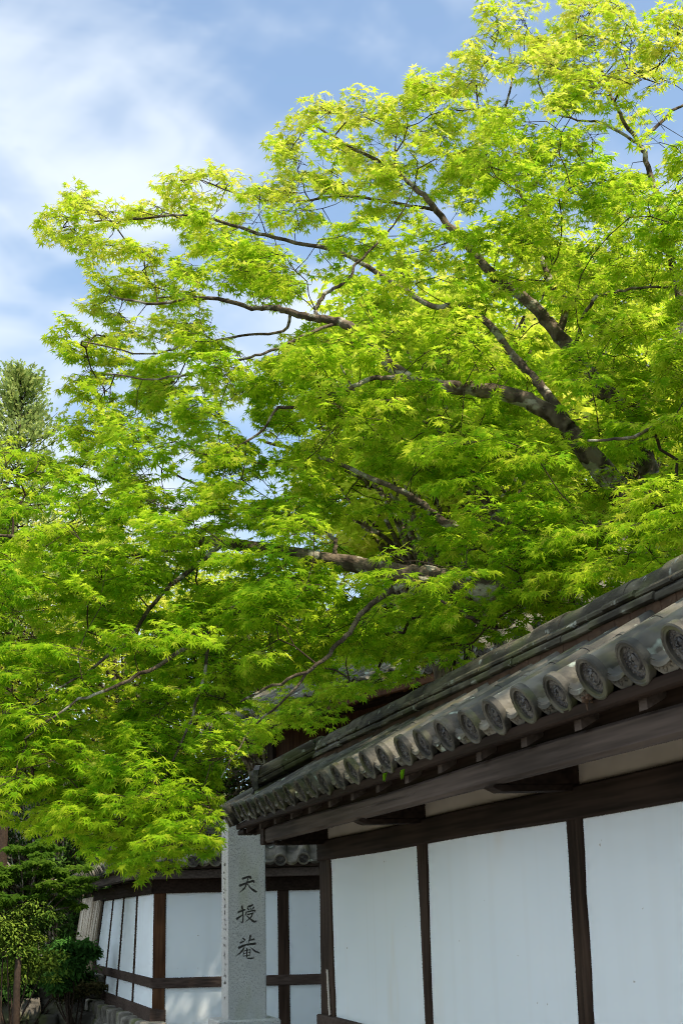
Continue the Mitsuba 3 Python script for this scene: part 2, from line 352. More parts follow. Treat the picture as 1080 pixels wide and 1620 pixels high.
# lump of mortar where the main ridge stops
lump = trimesh.creation.icosphere(subdivisions=3, radius=.085); lump.vertices *= 1 + .3 * (meshkit.fbm(lump.vertices * 22, 3, 8)[:, None] - .5)
lump.apply_transform(np.diag([1.05, .8, 1.15, 1])); lump.apply_translation([XR - .02, YE - .25, ZB + .09])
add(W, 'ridge_end_cap', mikit.ply(lump, 'tile_ridge', 40))
# descending ridge to the far corner
A, B_ = np.array([XR - .02, YE - .27, ZB + .055]), np.array([2.02, YE - .02, 2.415])
dd = B_ - A; ln = np.linalg.norm(dd); d1 = dd / ln; side = np.cross(d1, [0, 0, 1]); side /= np.linalg.norm(side); upv = np.cross(side, d1)
def placed(mesh, o, x, y, z):
    M = np.eye(4); M[:3, 0], M[:3, 1], M[:3, 2], M[:3, 3] = x, y, z, o
    mesh = trimesh.Trimesh(np.asarray(mesh.vertices) @ M[:3, :3].T + M[:3, 3], mesh.faces, process=False)
    if np.linalg.det(M[:3, :3]) < 0: mesh.faces = mesh.faces[:, ::-1]
    return mesh
for k in range(2):
    s0, s1 = ln * k / 2, ln * (k + 1) / 2
    add(W, 'corner_ridge_cover', mikit.ply(placed(extrude_v(sector(.07, .05, -4, 184, 14), s0 + .002, s1 + .006), A + upv * .06, side, d1, upv), 'tile_ridge', 32))
    for q, (z0, z1) in enumerate(((.0, .03), (.036, .060))):
        add(W, 'corner_ridge_tile', mikit.ply(placed(box(-.10 + .008 * q, .10 - .008 * q, s0 + .002, s1 - .002, z0, z1, .005), A, side, d1, upv), 'tile_ridge'))
oni = [extrude_v(Polygon([(-.10, -.05), (.10, -.05), (.105, .04), (.085, .12), (.05, .155), (0, .165), (-.05, .155), (-.085, .12), (-.105, .04)]), 0, .04),
       extrude_v(sector(.075, .045, 0, 360, 24), -.02, .01)]
oni[1].apply_translation([0, 0, .055])
for sg in (-1, 1):
    s = np.linspace(0, 1, 10); a = s * 4.6
    oni.append(tube(np.stack([sg * (.10 + .028 * (1 - s * .7) * np.cos(a)), s * 0 + .01, -.045 + .028 * (1 - s * .7) * np.sin(a)], 1), .011, 6))
oni = cat(oni); oni.vertices[:, 1] *= -1; oni.faces = oni.faces[:, ::-1]
hd = np.array([d1[0], d1[1], 0]); hd /= np.linalg.norm(hd)
add(W, 'ridge_end_tile', mikit.ply(placed(oni, B_ + [0, 0, .0], np.cross(hd, [0, 0, 1]), hd, np.array([0, 0, 1.])), 'tile_dark', 30))
# roof deck, back slope, eave board, rafters, purlin, brackets
def sloped(x0, x1, y0, y1, za, th, s=SL):
    return hull([[x, y, za + (x - x0) * s - t] for x in (x0, x1) for y in (y0, y1) for t in (0, th)])
ZK = ZD - .056
add(W, 'roof_deck', mikit.ply(sloped(XD + .03, 2.40, YN - .25, YE + .05, ZK, .022), 'wood_beam'))
back = hull([[x, y, (ZB - .02) - (x - 2.5) * SL - t] for x in (2.5, 3.02) for y in (YN - .25, YE + .05) for t in (0, .09)])
add(W, 'back_roof_slope', mikit.ply(back, 'tile_ridge'))
add(W, 'eave_shade_board', mikit.ply(box(1.99, 2.01, YN - .3, YE + .0, 2.09, 2.235), 'wood_beam'))  # added dark board standing in for the shade between purlin and deck
add(W, 'eave_board', mikit.ply(box(XD + .012, XD + .05, YN - .3, YE + .08, ZD - .098, ZD - .058), 'wood_beam'))
for k in range(16):
    y = Y0 + .10 + (k - 2) * .455
    if y > YE + .05: break
    add(W, 'rafter', mikit.ply(hull([[x, y + dy, ZK - .024 + (x - XD - .03) * SL - t] for x in (XD + .052, 2.42) for dy in (-.026, .026) for t in (0, .062)]), 'wood_purlin'))
pz0 = 2.010
py1 = atx(420, 1336, 1.955)[1]
pur = box(1.955, 2.008, YN - .3, py1 + .02, pz0, pz0 + .094, .012).subdivide_to_size(.35)
pur.vertices[:, 2] += .006 * np.sin(pur.vertices[:, 1] * 1.7) * (pur.vertices[:, 2] > pz0 + .05)
add(W, 'purlin', mikit.ply(pur, 'wood_purlin'))
add(W, 'purlin_end', mikit.ply(box(1.947, 2.018, py1 + .022, py1 + .14, pz0 - .008, pz0 + .10), 'wood_beam'))
add(W, 'eave_board_end', mikit.ply(box(1.90, 2.0, YE - .10, YE + .10, ZD - .135, ZD - .101), 'wood_beam'))
# posts (their edges run slightly out of plumb), top beam, sill, panels, frieze
XF = XW - .012
def onwall(px, py): return atx(px, py, XF)
posts = [((893.9, 1297.6), (917, 1293.3), (913.3, 1620), (933.7, 1620)), ((658.1, 1338), (672.4, 1337), (672.4, 1620), (681.7, 1620)), ((504.5, 1337), (520.6, 1361), (508, 1620), (529.2, 1620))]
spans = []
ZS = .935
for (tl, tr, bl, br) in posts:
    a, b, c, d = onwall(*tl)[1], onwall(*tr)[1], onwall(*bl)[1], onwall(*br)[1]
    lo, hi = (b + d) / 2, (a + c) / 2
    spans.append((b, a, d, c))
step = (spans[1][0] + spans[1][1]) / 2 - (spans[0][0] + spans[0][1]) / 2
for k in (1, 2):
    spans.insert(0, tuple(v - step for v in spans[0]))
for (b, a, d, c) in spans:
    a2, b2 = a, b
    n = 8; rows = []
    for t in np.linspace(0, 1, n):
        y1, y0 = c + (a - c) * t, d + (b - d) * t
        w = rng.normal(0, .0022, 2)
        z = ZS - .02 + (1.90 - ZS) * t
        rows.append([[XF, y0 + .004 + w[0], z], [XF + .004, y0 + w[0], z], [XW + .12, y0 + w[0], z], [XW + .12, y1 + w[1], z], [XF + .004, y1 + w[1], z], [XF, y1 - .004 + w[1], z]])
    V = np.array(rows).reshape(-1, 3)
    f = grid_tris(n, 6) + [[0, i, i + 1] for i in range(1, 5)] + [[(n - 1) * 6, (n - 1) * 6 + i + 1, (n - 1) * 6 + i] for i in range(1, 5)]
    add(W, 'post', mikit.ply(trimesh.Trimesh(V, np.array(f), process=False), 'wood_post'))
YEND = (spans[-1][1] + spans[-1][3]) / 2
ZT0, ZT1 = 1.878, 2.006
beam = box(XF - .012, XW + .14, YN - 1.2, YEND + .01, ZT0, ZT1, .008).subdivide_to_size(.3)
beam.vertices[:, 2] += .003 * np.sin(beam.vertices[:, 1] * 2.3)
add(W, 'top_beam', mikit.ply(beam, 'wood_beam'))
sill = box(XF - .03, XW + .14, YN - 1.2, YEND + .02, ZS - .14, ZS, .008)
add(W, 'sill_beam', mikit.ply(sill, 'wood_rail'))
for k in range(len(spans)):
    y1 = spans[k + 1][0] if k + 1 < len(spans) else None
    if y1 is None: break
    ya, yb = min(spans[k][1], spans[k][3]) - .03, max(spans[k + 1][0], spans[k + 1][2]) + .03
    gy_, gz_ = np.meshgrid(np.linspace(ya, yb, 24), np.linspace(ZS - .01, ZT0 + .02, 20), indexing='ij')
    gx_ = XW + .006 * (meshkit.fbm(np.stack([gy_ * 2.2, gz_ * 2.2, gy_ * 0 + k], -1), 3, 4) - .5) + np.clip((.02 - np.abs(gz_ - ZT0)) * .2, 0, .004)
    front = trimesh.Trimesh(np.stack([gx_, gy_, gz_], -1).reshape(-1, 3), np.array(grid_tris(24, 20, False)), process=False)
    slab = box(XW + .02, XW + .10, ya, yb, ZS - .01, ZT0 + .02, .002)
    add(W, 'panel', mikit.ply(cat([front, slab]), 'plaster', 30))
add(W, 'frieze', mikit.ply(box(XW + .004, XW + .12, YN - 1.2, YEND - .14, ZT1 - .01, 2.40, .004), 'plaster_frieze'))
for (b, a, d, c) in spans:
    y = (a + b) / 2
    arm = cat([hull([[x, y + s * .046, z] for s in (-1, 1) for (x, z) in ((XW + .05, 1.985), (XW + .05, pz0 - .004), (1.952, pz0 - .004), (1.945, pz0 - .012), (1.962, 1.990), (1.985, 1.980))]),
               box(2.014, XW + .05, y - .045, y + .045, pz0 - .003, 2.17, .004)])
    add(W, 'bracket', mikit.ply(arm, 'wood_beam'))
    add(W, 'bracket_post', mikit.ply(box(XW - .006, XW + .10, y - .05, y + .05, ZT1 - .008, 2.33), 'wood_beam'))
# conduit on the end post, footing of dressed stones under the sill
c0, c1 = atx(517.6, 1534, XF - .008), atx(521.5, 1606, XF - .008)
add(W, 'conduit', mikit.ply(tube([c0, (c0 + c1) / 2, c1], .0075, 8), 'white_plastic', 40), label='thin white conduit on the end post')
for row, (z0, z1) in enumerate(((.08, .42), (.43, .79))):
    y = YN - 1.2 - .2 * row
    while y < YEND - .1:
        l = rng.uniform(.42, .7)
        s = rock((.34, l - .01, z1 - z0), int(y * 100) % 97 + row, 2); s.apply_translation([XW + .06, y + l / 2, (z0 + z1) / 2])
        add(W, 'footing_stone', mikit.ply(s, 'rock', 40)); y += l

# ------------------------------------------------------------------ carved granite marker pillar
PIL = thing('stone_pillar', 'tall grey granite marker pillar carved with three dark characters', 'pillar')
PY = 12.0
bl, br, bll = at(361, 1614, PY), at(422, 1611, PY), at(351.3, 1613, PY)
ex = (br - bl); PW = float(np.linalg.norm(ex[:2])); ex = np.array([ex[0], ex[1], 0]); ang = math.radians(-.5)
ex = np.array([math.cos(ang), math.sin(ang), 0]); ey = np.array([-math.sin(ang), math.cos(ang), 0])
PZ = float(bl[2]); PH = 1.66
prof = [(0, .004), (.004, 0), (PW - .012, 0), (PW, .012), (PW, PW - .012), (PW - .012, PW), (.012, PW), (0, PW - .012)]
shaft = m3.Manifold.hull_points(np.array([(x, y, z) for x, y in prof for z in (0, PH)] + [(PW * a, PW * b, PH + .07) for a in (.42, .58) for b in (.42, .58)]))
def stroke(pts, wid):
    """Brush stroke: union of discs and quads along the polyline."""
    p = spline(np.array(pts, float), 5) if len(pts) > 2 else np.array([np.array(pts[0]) * (1 - t) + np.array(pts[-1]) * t for t in np.linspace(0, 1, 6)], float)
    w = np.interp(np.linspace(0, 1, len(p)), np.linspace(0, 1, len(wid)), wid) / 2
    return unary_union([Point(*a).buffer(ra, 6).union(Point(*b).buffer(rb, 6)).convex_hull for a, b, ra, rb in zip(p[:-1], p[1:], w[:-1], w[1:])])
Z1, Z2 = 0, 720                                     # the two enlargements the strokes were read from are 720 apart
TEN = [([(548, 110), (660, 72), (690, 95)], (34, 30, 40)), ([(490, 245), (620, 195), (735, 160), (755, 182)], (34, 28, 34, 30)), ([(640, 110), (610, 220), (565, 310), (480, 378)], (18, 26, 26, 8)), ([(630, 220), (700, 310), (765, 355), (812, 378)], (14, 26, 36, 14))]
JU = [([(460, 760), (585, 718)], (30, 22)), ([(528, 655), (545, 800), (545, 930), (528, 965), (480, 935)], (30, 22, 22, 22, 6)), ([(435, 890), (530, 822)], (38, 12)), ([(640, 665), (722, 634)], (26, 30)), ([(625, 690), (650, 716)], (14, 26)), ([(680, 682), (692, 708)], (14, 24)), ([(748, 682), (712, 716)], (26, 12)),
      ([(612, 770), (590, 825)], (26, 16)), ([(630, 762), (770, 738), (752, 775)], (18, 24, 10)), ([(632, 815), (730, 792)], (22, 24)), ([(728, 795), (690, 872), (590, 955)], (20, 24, 8)), ([(615, 840), (690, 910), (752, 955), (815, 942)], (14, 24, 36, 10))]
AN = [([(500, 635), (562, 608)], (30, 14)), ([(535, 550), (578, 582)], (14, 26)), ([(682, 508), (660, 600), (645, 645)], (32, 20, 10)), ([(650, 600), (745, 575)], (16, 30)), ([(470, 730), (600, 680), (772, 662)], (36, 28, 32)), ([(560, 740), (500, 820), (415, 886)], (22, 26, 8)), ([(690, 730), (760, 800), (845, 842)], (10, 26, 20)),
      ([(550, 795), (550, 902)], (14, 12)), ([(550, 792), (672, 775)], (12, 16)), ([(675, 775), (672, 882)], (18, 12)), ([(560, 842), (668, 828)], (10, 12)), ([(556, 892), (668, 882)], (12, 14)), ([(615, 752), (614, 900), (642, 940), (728, 936), (742, 908)], (22, 16, 18, 22, 8))]
us = PW / (975 - 265)                              # metres per unit of the enlargement
def glyph(strokes, dy):
    out = []
    for pts, wid in strokes:
        q = [((x - 265) * us, ((1614 - 1380) * 12 - (y + dy)) * us * .912) for x, y in pts]
        out.append(stroke(q, [w * us * 1.3 for w in wid]))
    return unary_union(out)
def cutter(g, depth, y0):
    ms = []
    for poly in getattr(g, 'geoms', [g]):
        m = trimesh.creation.extrude_polygon(poly.simplify(.0004), depth, engine='earcut')
        V = m.vertices; m = trimesh.Trimesh(np.stack([V[:, 0], y0 + depth - V[:, 2], V[:, 1]], 1), m.faces, process=False)
        ms.append(m)
    return ms
floors = []
for g, dy, nm in ((TEN, 0, 'character'), (JU, 0, 'character'), (AN, Z2, 'character')):
    gl = glyph(g, dy)
    for c in cutter(gl, .03, -.014):
        shaft = shaft - m3.Manifold(m3.Mesh(vert_properties=np.array(c.vertices, np.float32), tri_verts=np.array(c.faces, np.uint32)))
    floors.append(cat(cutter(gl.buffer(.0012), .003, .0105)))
sm = shaft.to_mesh(); shaft = trimesh.Trimesh(sm.vert_properties[:, :3], sm.tri_verts, process=False)
M = np.eye(4); M[:3, 0], M[:3, 1], M[:3, 3] = ex, ey, bl
add(PIL, 'shaft', mikit.ply(shaft, 'granite'), to_world=TW(M))
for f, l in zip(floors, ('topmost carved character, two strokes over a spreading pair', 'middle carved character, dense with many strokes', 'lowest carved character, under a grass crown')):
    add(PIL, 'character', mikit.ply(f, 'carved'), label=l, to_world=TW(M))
# the small vertical line of writing on the left face
r2 = np.random.default_rng(5); marks = []
zv = PH - .05
while zv > .14:
    h = r2.choice([.045, .06, .075])
    if r2.random() < .82:
        for _ in range(r2.integers(2, 5)):
            y0, z0 = r2.uniform(.11, .21), zv - r2.uniform(.008, h - .012)
            a = r2.uniform(-.5, .9); l = r2.uniform(.02, .05)
            marks.append(hull([[-.0012 + dx, y0 + l * s * math.cos(a) + .004 * c, z0 + l * .6 * s * math.sin(a) + .006 * q] for dx in (0, .003) for s in (-.5, .5) for c in (-1, 1) for q in (-1, 1)]))
    zv -= h + .012
add(PIL, 'side_inscription', mikit.ply(cat(marks), 'carved'), label='narrow column of small dark writing on the left face', to_world=TW(M))
def plinth(a, z0, z1): return placed(box(-a, PW + a, -a, PW + a, z0, z1, .012), np.array([bl[0], bl[1], 0]), ex, ey, np.array([0, 0, 1.]))
add(PIL, 'base', mikit.ply(plinth(.10, PZ - .20, PZ), 'granite')); add(PIL, 'plinth', mikit.ply(plinth(.26, GZ - .05, PZ - .20), 'granite'))

# ------------------------------------------------------------------ the wall behind, turning a corner
V2 = thing('plaster_wall', 'lower white plaster wall beyond the stone pillar, turning a corner above rough stones', 'wall')
CO = np.array([2.150, 16.0, 0]); a14 = math.radians(14)
f_e = np.array([math.cos(a14), -math.sin(a14), 0]); f_i = np.array([math.sin(a14), math.cos(a14), 0])       # front face: runs right, inwards is away
s_e, s_i = np.array([0, 1., 0]), np.array([1., 0, 0])                                                        # side face: runs away, inwards is right
def fbox(o, e, i, u0, u1, v0, v1, z0, z1, c=.005): return placed(box(u0, u1, v0, v1, z0, z1, c), np.array([o[0], o[1], 0]), e, i, np.array([0, 0, 1.]))
LF, LS = 2.7, 5.65
add(V2, 'corner_post', mikit.ply(fbox(CO, f_e, f_i, 0, .138, -.012, .12, .40, 1.86), 'wood_brown'))
add(V2, 'post', mikit.ply(fbox(CO, f_e, f_i, 1.40, 1.525, -.006, .12, .2, 1.86), 'wood_post'))
for u0, u1 in ((.138, 1.40), (1.525, LF)):
    for z0, z1 in ((.2, .80), (.90, 1.815)):
        add(V2, 'panel', mikit.ply(fbox(CO, f_e, f_i, u0 + .001, u1 - .001, .006, .11, z0, z1, .002), 'plaster'))
add(V2, 'rail', mikit.ply(fbox(CO, f_e, f_i, -.012, LF, -.022, .10, .795, .905), 'wood_rail'))
add(V2, 'top_beam', mikit.ply(fbox(CO, f_e, f_i, -.02, LF, -.03, .14, 1.812, 1.985), 'wood_beam'))
add(V2, 'eave_beam', mikit.ply(fbox(CO, f_e, f_i, -.30, LF, -.20, -.10, 1.965, 2.06), 'wood_purlin'))
add(V2, 'base_beam', mikit.ply(fbox(CO, f_e, f_i, -.01, .15, -.02, .14, .36, .572), 'wood_rail'))
# side face: battens lean a little outwards at the foot
def lean(o, z): return o
def sidebox(y0, y1, x0, x1, z0, z1, shift=0.0, c=.004):
    m = box(x0, x1, y0, y1, z0, z1, c)
    m.vertices[:, 0] += shift * (1.815 - m.vertices[:, 2]) * np.clip((m.vertices[:, 1] - 16) / 6, 0, 1.2)
    m.apply_translation([CO[0], 0, 0]); return m
SH = -.12
ys = [16.0, 17.5, 18.93, 20.25, 21.6]
for k, (a, b) in enumerate(zip(ys[:-1], ys[1:])):
    for z0, z1 in ((.56, .80), (.90, 1.82)):
        add(V2, 'side_panel', mikit.ply(sidebox(a + .01, b - .02, .006, .10, z0, z1, SH, .002), 'plaster'))
    if k:
        add(V2, 'batten', mikit.ply(sidebox(a - .045, a + .045, -.008, .1, .55, 1.82, SH), 'wood_post'))
add(V2, 'batten', mikit.ply(sidebox(21.56, 21.66, -.008, .1, .55, 1.82, SH), 'wood_post'))
add(V2, 'side_rail', mikit.ply(sidebox(15.99, 22.0, -.022, .1, .80, .905, SH), 'wood_rail'))
add(V2, 'side_top_beam', mikit.ply(sidebox(15.97, 23.0, -.03, .14, 1.812, 1.985, 0), 'wood_beam'))
add(V2, 'side_base_beam', mikit.ply(sidebox(15.97, 23.0, -.03, .14, .44, .585, SH), 'wood_rail'))
add(V2, 'old_wall_end', mikit.ply(sidebox(21.7, 25.2, -.03, .12, .55, 1.90, SH), 'plaster_old'), label='weathered bare end of the far wall')
add(V2, 'side_eave_beam', mikit.ply(sidebox(15.8, 24.5, -.26, -.16, 1.985, 2.09, 0), 'wood_purlin'))
# roofs
of = CO + f_i * -.30 + f_e * -.02 + [0, 0, 2.156]
tile_row(V2, of, f_e, f_i, 12, .245, False, None, 2)
os_ = CO + s_i * -.33 + s_e * .02 + [0, 0, 2.17]
tile_row(V2, os_, s_e, s_i, 33, .25, False, None, 3)
def deck(o, e, i, L0, L1):
    return hull([np.array(o) + np.array(e) * u + np.array(i) * v + [0, 0, -.075 + v * SL - t] for u in (L0, L1) for v in (.03, .56) for t in (0, .03)])
add(V2, 'roof_deck', mikit.ply(deck(of, f_e, f_i, -.05, 2.8), 'wood_beam')); add(V2, 'roof_deck', mikit.ply(deck(os_, s_e, s_i, -.05, 8.3), 'wood_beam'))
for (o, e, i, L_) in ((CO + f_i * .14, f_e, f_i, 2.7), (CO + s_i * .14 + s_e * .1, s_e, s_i, 8.2)):
    zb = 2.156 + .44 * SL
    for q, (h, z0, z1) in enumerate(((.13, 0, .05), (.115, .055, .10), (.105, .105, .15))):
        ridge_course(V2, [o[0], o[1], zb], e, i, L_, .30, h, z0, z1, q)
    ridge_cover(V2, [o[0], o[1], zb], e, i, L_, .32, .08, .15)
    back = hull([np.array([o[0], o[1], zb]) + np.array(e) * u + np.array(i) * v + [0, 0, -(v - .05) * SL - t] for u in (0, L_) for v in (.05, .5) for t in (0, .08)])
    add(V2, 'back_roof_slope', mikit.ply(back, 'tile_ridge'))
oni2 = oni.copy(); oni2.apply_scale(1.25)
pc = at(196, 1352, 15.9)
add(V2, 'ridge_end_tile', mikit.ply(placed(oni2, pc, -f_e, -f_i, np.array([0, 0, 1.])), 'tile_clay', 30), label='rounded ridge end tile at the corner')
hip0, hip1 = CO + [.14, .12, 2.40], pc + [.05, .06, .05]
add(V2, 'corner_ridge_cover', mikit.ply(tube([hip0, (hip0 + hip1) / 2, hip1], .08, 12), 'tile_ridge', 40))
# rough stones below the side and front
q = 0
for row, (z0, z1) in enumerate(((.06, .26), (.25, .45))):
    y = 15.9 - .1 * row
    while y < 24:
        l = rng.uniform(.28, .55); q += 1
        s = rock((.30, l * 1.04, (z1 - z0) * 1.1), q, 2, .32); s.apply_translation([CO[0] - .02 + SH * 1.3 * np.clip((y - 16) / 6, 0, 1.2) + rng.normal(0, .02), y + l / 2, (z0 + z1) / 2 + rng.normal(0, .015)])
        add(V2, 'base_stone', mikit.ply(s, 'rock', 45)); y += l

# ------------------------------------------------------------------ low boulder wall at the lower left
BW = thing('stone_wall', 'low mossy wall of rounded boulders below the shrubs at far left', 'stone wall')
for row in range(3):
    x = -1.6 + .2 * row
    while x < 1.75:
        l = rng.uniform(.36, .72); h = rng.uniform(.25, .31); q += 1
        s = rock((l * 1.05, .4, h * 1.1), q, 2, .38); s.apply_translation([x + l / 2, 20.4 + rng.normal(0, .04) + .05 * row, .16 + .245 * row + rng.normal(0, .02)])
        add(BW, 'stone', mikit.ply(s, 'rock', 45)); x += l

# ------------------------------------------------------------------ maple leaves
def maple_leaf(lobes=7):
    """Unit palmate leaf: base at the origin, tip along +x, slightly folded and drooping; (vertices, faces)."""
    ang = np.radians(([0, 38, 76, 118] if lobes == 7 else [0, 43, 92])[: (lobes + 1) // 2]); ln = [1.0, .90, .70, .38][: (lobes + 1) // 2]
    tips = [(a, l) for a, l in zip(ang[::-1], ln[::-1])] + [(-a, l) for a, l in zip(ang[1:], ln[1:])]
    pts = [(math.radians(165), .06)]
    for k, (a, l) in enumerate(tips):
        if k: pts.append(((a + tips[k - 1][0]) / 2, .30))
        pts.append((a, l))
    pts.append((-math.radians(165), .06))
    P = np.array([[r * math.cos(a) , r * math.sin(a)] for a, r in pts])
    out = P
    out = np.array(out)
    c = np.array([[.06, 0]]); V2_ = np.vstack([c, out])
    r2_ = (V2_ ** 2).sum(1)
    z = -.20 * r2_ + .10 * np.abs(V2_[:, 1])
    n = len(out)
    F = [[0, i + 1, (i + 1) % n + 1] for i in range(n)]
    V = np.column_stack([V2_, z])
    # petiole
    m = len(V); V = np.vstack([V, [[-.55, 0, .10], [.02, .018, 0], [.02, -.018, 0]]]); F.append([m, m + 1, m + 2])
    return V, np.array(F)
def simple_leaf():
    V = np.array([[0, 0, 0], [.3, .3, .05], [.15, .85, -.12], [.55, .22, .02], [1, 0, -.2], [.55, -.22, .02], [.15, -.85, -.12], [.3, -.3, .05], [.62, .62, -.1], [.62, -.62, -.1]])
    F = np.array([[0, 1, 3], [0, 3, 4], [0, 4, 5], [0, 5, 7], [0, 2, 1], [0, 7, 6], [1, 8, 3], [7, 5, 9]])
    return V, F
def oval_leaf():
    V = np.array([[0, 0, 0], [.35, .2, .03], [.75, .15, 0], [1, 0, -.12], [.75, -.15, 0], [.35, -.2, .03]])
    return V, np.array([[0, 1, 5], [1, 2, 4], [1, 4, 5], [2, 3, 4]])
def unit(a): return a / (np.linalg.norm(a, axis=-1, keepdims=True) + 1e-12)
def leaves_mesh(tpl, o, t, n, size):
    """All leaves of a template as arrays: origin, tip direction, upper normal, size."""
    V, F = tpl
    t = unit(t); n = unit(n - (n * t).sum(-1, keepdims=True) * t); s = np.cross(n, t)
    P = o[:, None] + size[:, None, None] * (V[None, :, :1] * t[:, None] + V[None, :, 1:2] * s[:, None] + V[None, :, 2:] * n[:, None])
    F_ = (F[None] + (np.arange(len(o)) * len(V))[:, None, None]).reshape(-1, 3)
    return trimesh.Trimesh(P.reshape(-1, 3), F_, process=False)
def leaf_frame_matrix(o, t, n, size):
    t = t / np.linalg.norm(t); n = n - (n @ t) * t; n /= np.linalg.norm(n); s = np.cross(n, t)
    M = np.eye(4); M[:3, 0], M[:3, 1], M[:3, 2], M[:3, 3] = t * size, s * size, n * size, o
    return M
LEAF7, LEAF5, LEAFS, LEAFO = maple_leaf(7), maple_leaf(5), simple_leaf(), oval_leaf()

class Spray:
    """Collects leaves and thin twigs."""
    def __init__(self): self.o, self.t, self.n, self.s, self.c, self.tw = [], [], [], [], [], []
def spray(S, base, axis, length, g, young, leaf=.057, droop=.5):
    """A flat fan of twiglets with opposite pairs of drooping leaves."""
    axis = unit(np.array(axis, float)); up = np.array([0, 0, 1.]); side = unit(np.cross(axis, up)); nrm = np.cross(side, axis)
    nrm = unit(nrm + g.normal(0, .10, 3))
    def twig(p0, d, L, depth):
        k = max(2, int(L / .058)); p = np.array(p0); pts = [p.copy()]
        d = np.array(d)
        for j in range(k):
            d = unit(d + g.normal(0, .10, 3) + np.array([0, 0, -.05 * (depth + j / k)])); p = p + d * L / k; pts.append(p.copy())
            if depth < 2 and j < k - 1 and L > .115:
                for sg in ((-1, 1) if g.random() < .7 else (g.choice([-1, 1]),)):
                    q = unit(np.cross(d, nrm)) * sg
                    twig(p, unit(d * .75 + q * .75 + g.normal(0, .10, 3)), L * (.62 - .34 * j / k) * g.uniform(.75, 1.1), depth + 1)
            if depth >= 1 or j > k * .45 or g.random() < .5:
                q = unit(np.cross(d, nrm))
                for sg in (-1, 1):
                    if g.random() < .10: continue
                    out = unit(d * g.uniform(.2, .8) + q * sg + g.normal(0, .2, 3)); dr_ = droop * g.uniform(.5, 1.7)
                    t = unit(out + np.array([0, 0, -dr_])); nn = unit(np.array([0, 0, 1.]) + out * dr_ * .8 + g.normal(0, .24, 3))
                    sz = leaf * g.uniform(.62, 1.12)
                    S.o.append(p + out * sz * .45); S.t.append(t); S.n.append(nn); S.s.append(sz); S.c.append(young + g.normal(0, .19))
        out = unit(d); t = unit(out + np.array([0, 0, -droop * g.uniform(.6, 1.5)]))
        S.o.append(p + out * leaf * .4); S.t.append(t); S.n.append(unit(np.array([0, 0, 1.]) + out * .5 + g.normal(0, .2, 3))); S.s.append(leaf * g.uniform(.6, 1)); S.c.append(young + g.normal(0, .19))
        S.tw.append((np.array(pts), np.linspace(.0022 - .0005 * depth, .0009, len(pts))))
    twig(base, axis, length, 0)
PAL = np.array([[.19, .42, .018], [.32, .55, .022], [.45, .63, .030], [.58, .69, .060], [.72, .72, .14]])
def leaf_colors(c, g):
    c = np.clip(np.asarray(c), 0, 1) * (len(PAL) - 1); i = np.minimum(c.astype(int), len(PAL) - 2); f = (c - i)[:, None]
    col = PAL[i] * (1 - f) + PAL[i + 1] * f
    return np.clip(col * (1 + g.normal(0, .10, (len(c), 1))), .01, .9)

def limb_nodes(poly, base_r, tip_r, Ys=None):
    p = spline(np.array([at(*q) for q in poly]), 5)
    return p, np.linspace(base_r, tip_r, len(p)) if np.isscalar(base_r) else base_r
class Tree:
    def __init__(self): self.p, self.par, self.chains, self.mainr = [], [], [], []
    def chain(self, pts, parent=-1, r=None):
        idx = [parent] if parent >= 0 else []
        for k, q in enumerate(pts):
            self.p.append(np.array(q)); self.par.append(idx[-1] if idx else -1); self.mainr.append(0 if r is None else r[k]); idx.append(len(self.p) - 1)
        self.chains.append((idx, r is not None)); return idx
    def nearest(self, q, lo=0):
        P = np.array(self.p); return int(np.argmin(((P - q) ** 2).sum(1)))
    def grow(self, pads, g):
        """Joins every pad to what has grown so far, nearest first; returns the direction in which each twig arrives."""
        P = np.array(self.p); d0 = np.sqrt(((pads[:, None] - P[None]) ** 2).sum(-1)).min(1)
        arrive = np.zeros_like(pads)
        for k in np.argsort(d0):
            c = pads[k]; P = np.array(self.p); v = c - P; d = np.linalg.norm(v, axis=1)
            cost = d + .25 * np.maximum(0, P[:, 2] - c[2])          # twigs rather rise than hang
            j = int(np.argmin(cost)); p0 = P[j]; L = d[j]
            pr = self.par[j]; dirp = unit(p0 - P[pr]) if pr >= 0 else unit(v[j])
            n = max(2, int(L / .11)); ctrl = p0 + unit(dirp * .5 + unit(v[j]) + np.array([0, 0, .25])) * L * .5
            pts = []
            for i in range(1, n + 1):
                t = i / n; q = (1 - t) ** 2 * p0 + 2 * t * (1 - t) * ctrl + t * t * c + g.normal(0, .012, 3) * (t < 1); pts.append(q)
            self.chain(pts, j); arrive[k] = unit(pts[-1] - (pts[-2] if len(pts) > 1 else p0))
        return arrive
    def radii(self, tip=.0024, e=2.35):
        n = len(self.p); kids = np.zeros(n); r = np.zeros(n)
        for k in range(n - 1, -1, -1):
            r[k] = max((kids[k] ** (1 / e)) if kids[k] else tip, tip)
            if self.mainr[k]: r[k] = self.mainr[k]
            if self.par[k] >= 0: kids[self.par[k]] += min(r[k], .05) ** e * (1 if not self.mainr[k] else 0)
        return r
    def meshes(self, sides=5):
        r = self.radii(); big, small = [], []
        for idx, main in self.chains:
            if len(idx) < 2: continue
            P = np.array([self.p[i] for i in idx]); rr = np.array([r[i] for i in idx])
            if idx[0] < idx[1] - 1: rr[0] = min(rr[0], rr[1] * 1.35)
            m = tube(P, rr, 12 if main else (7 if rr.max() > .012 else 5))
            (big if main else small).append(m)
        return big, small

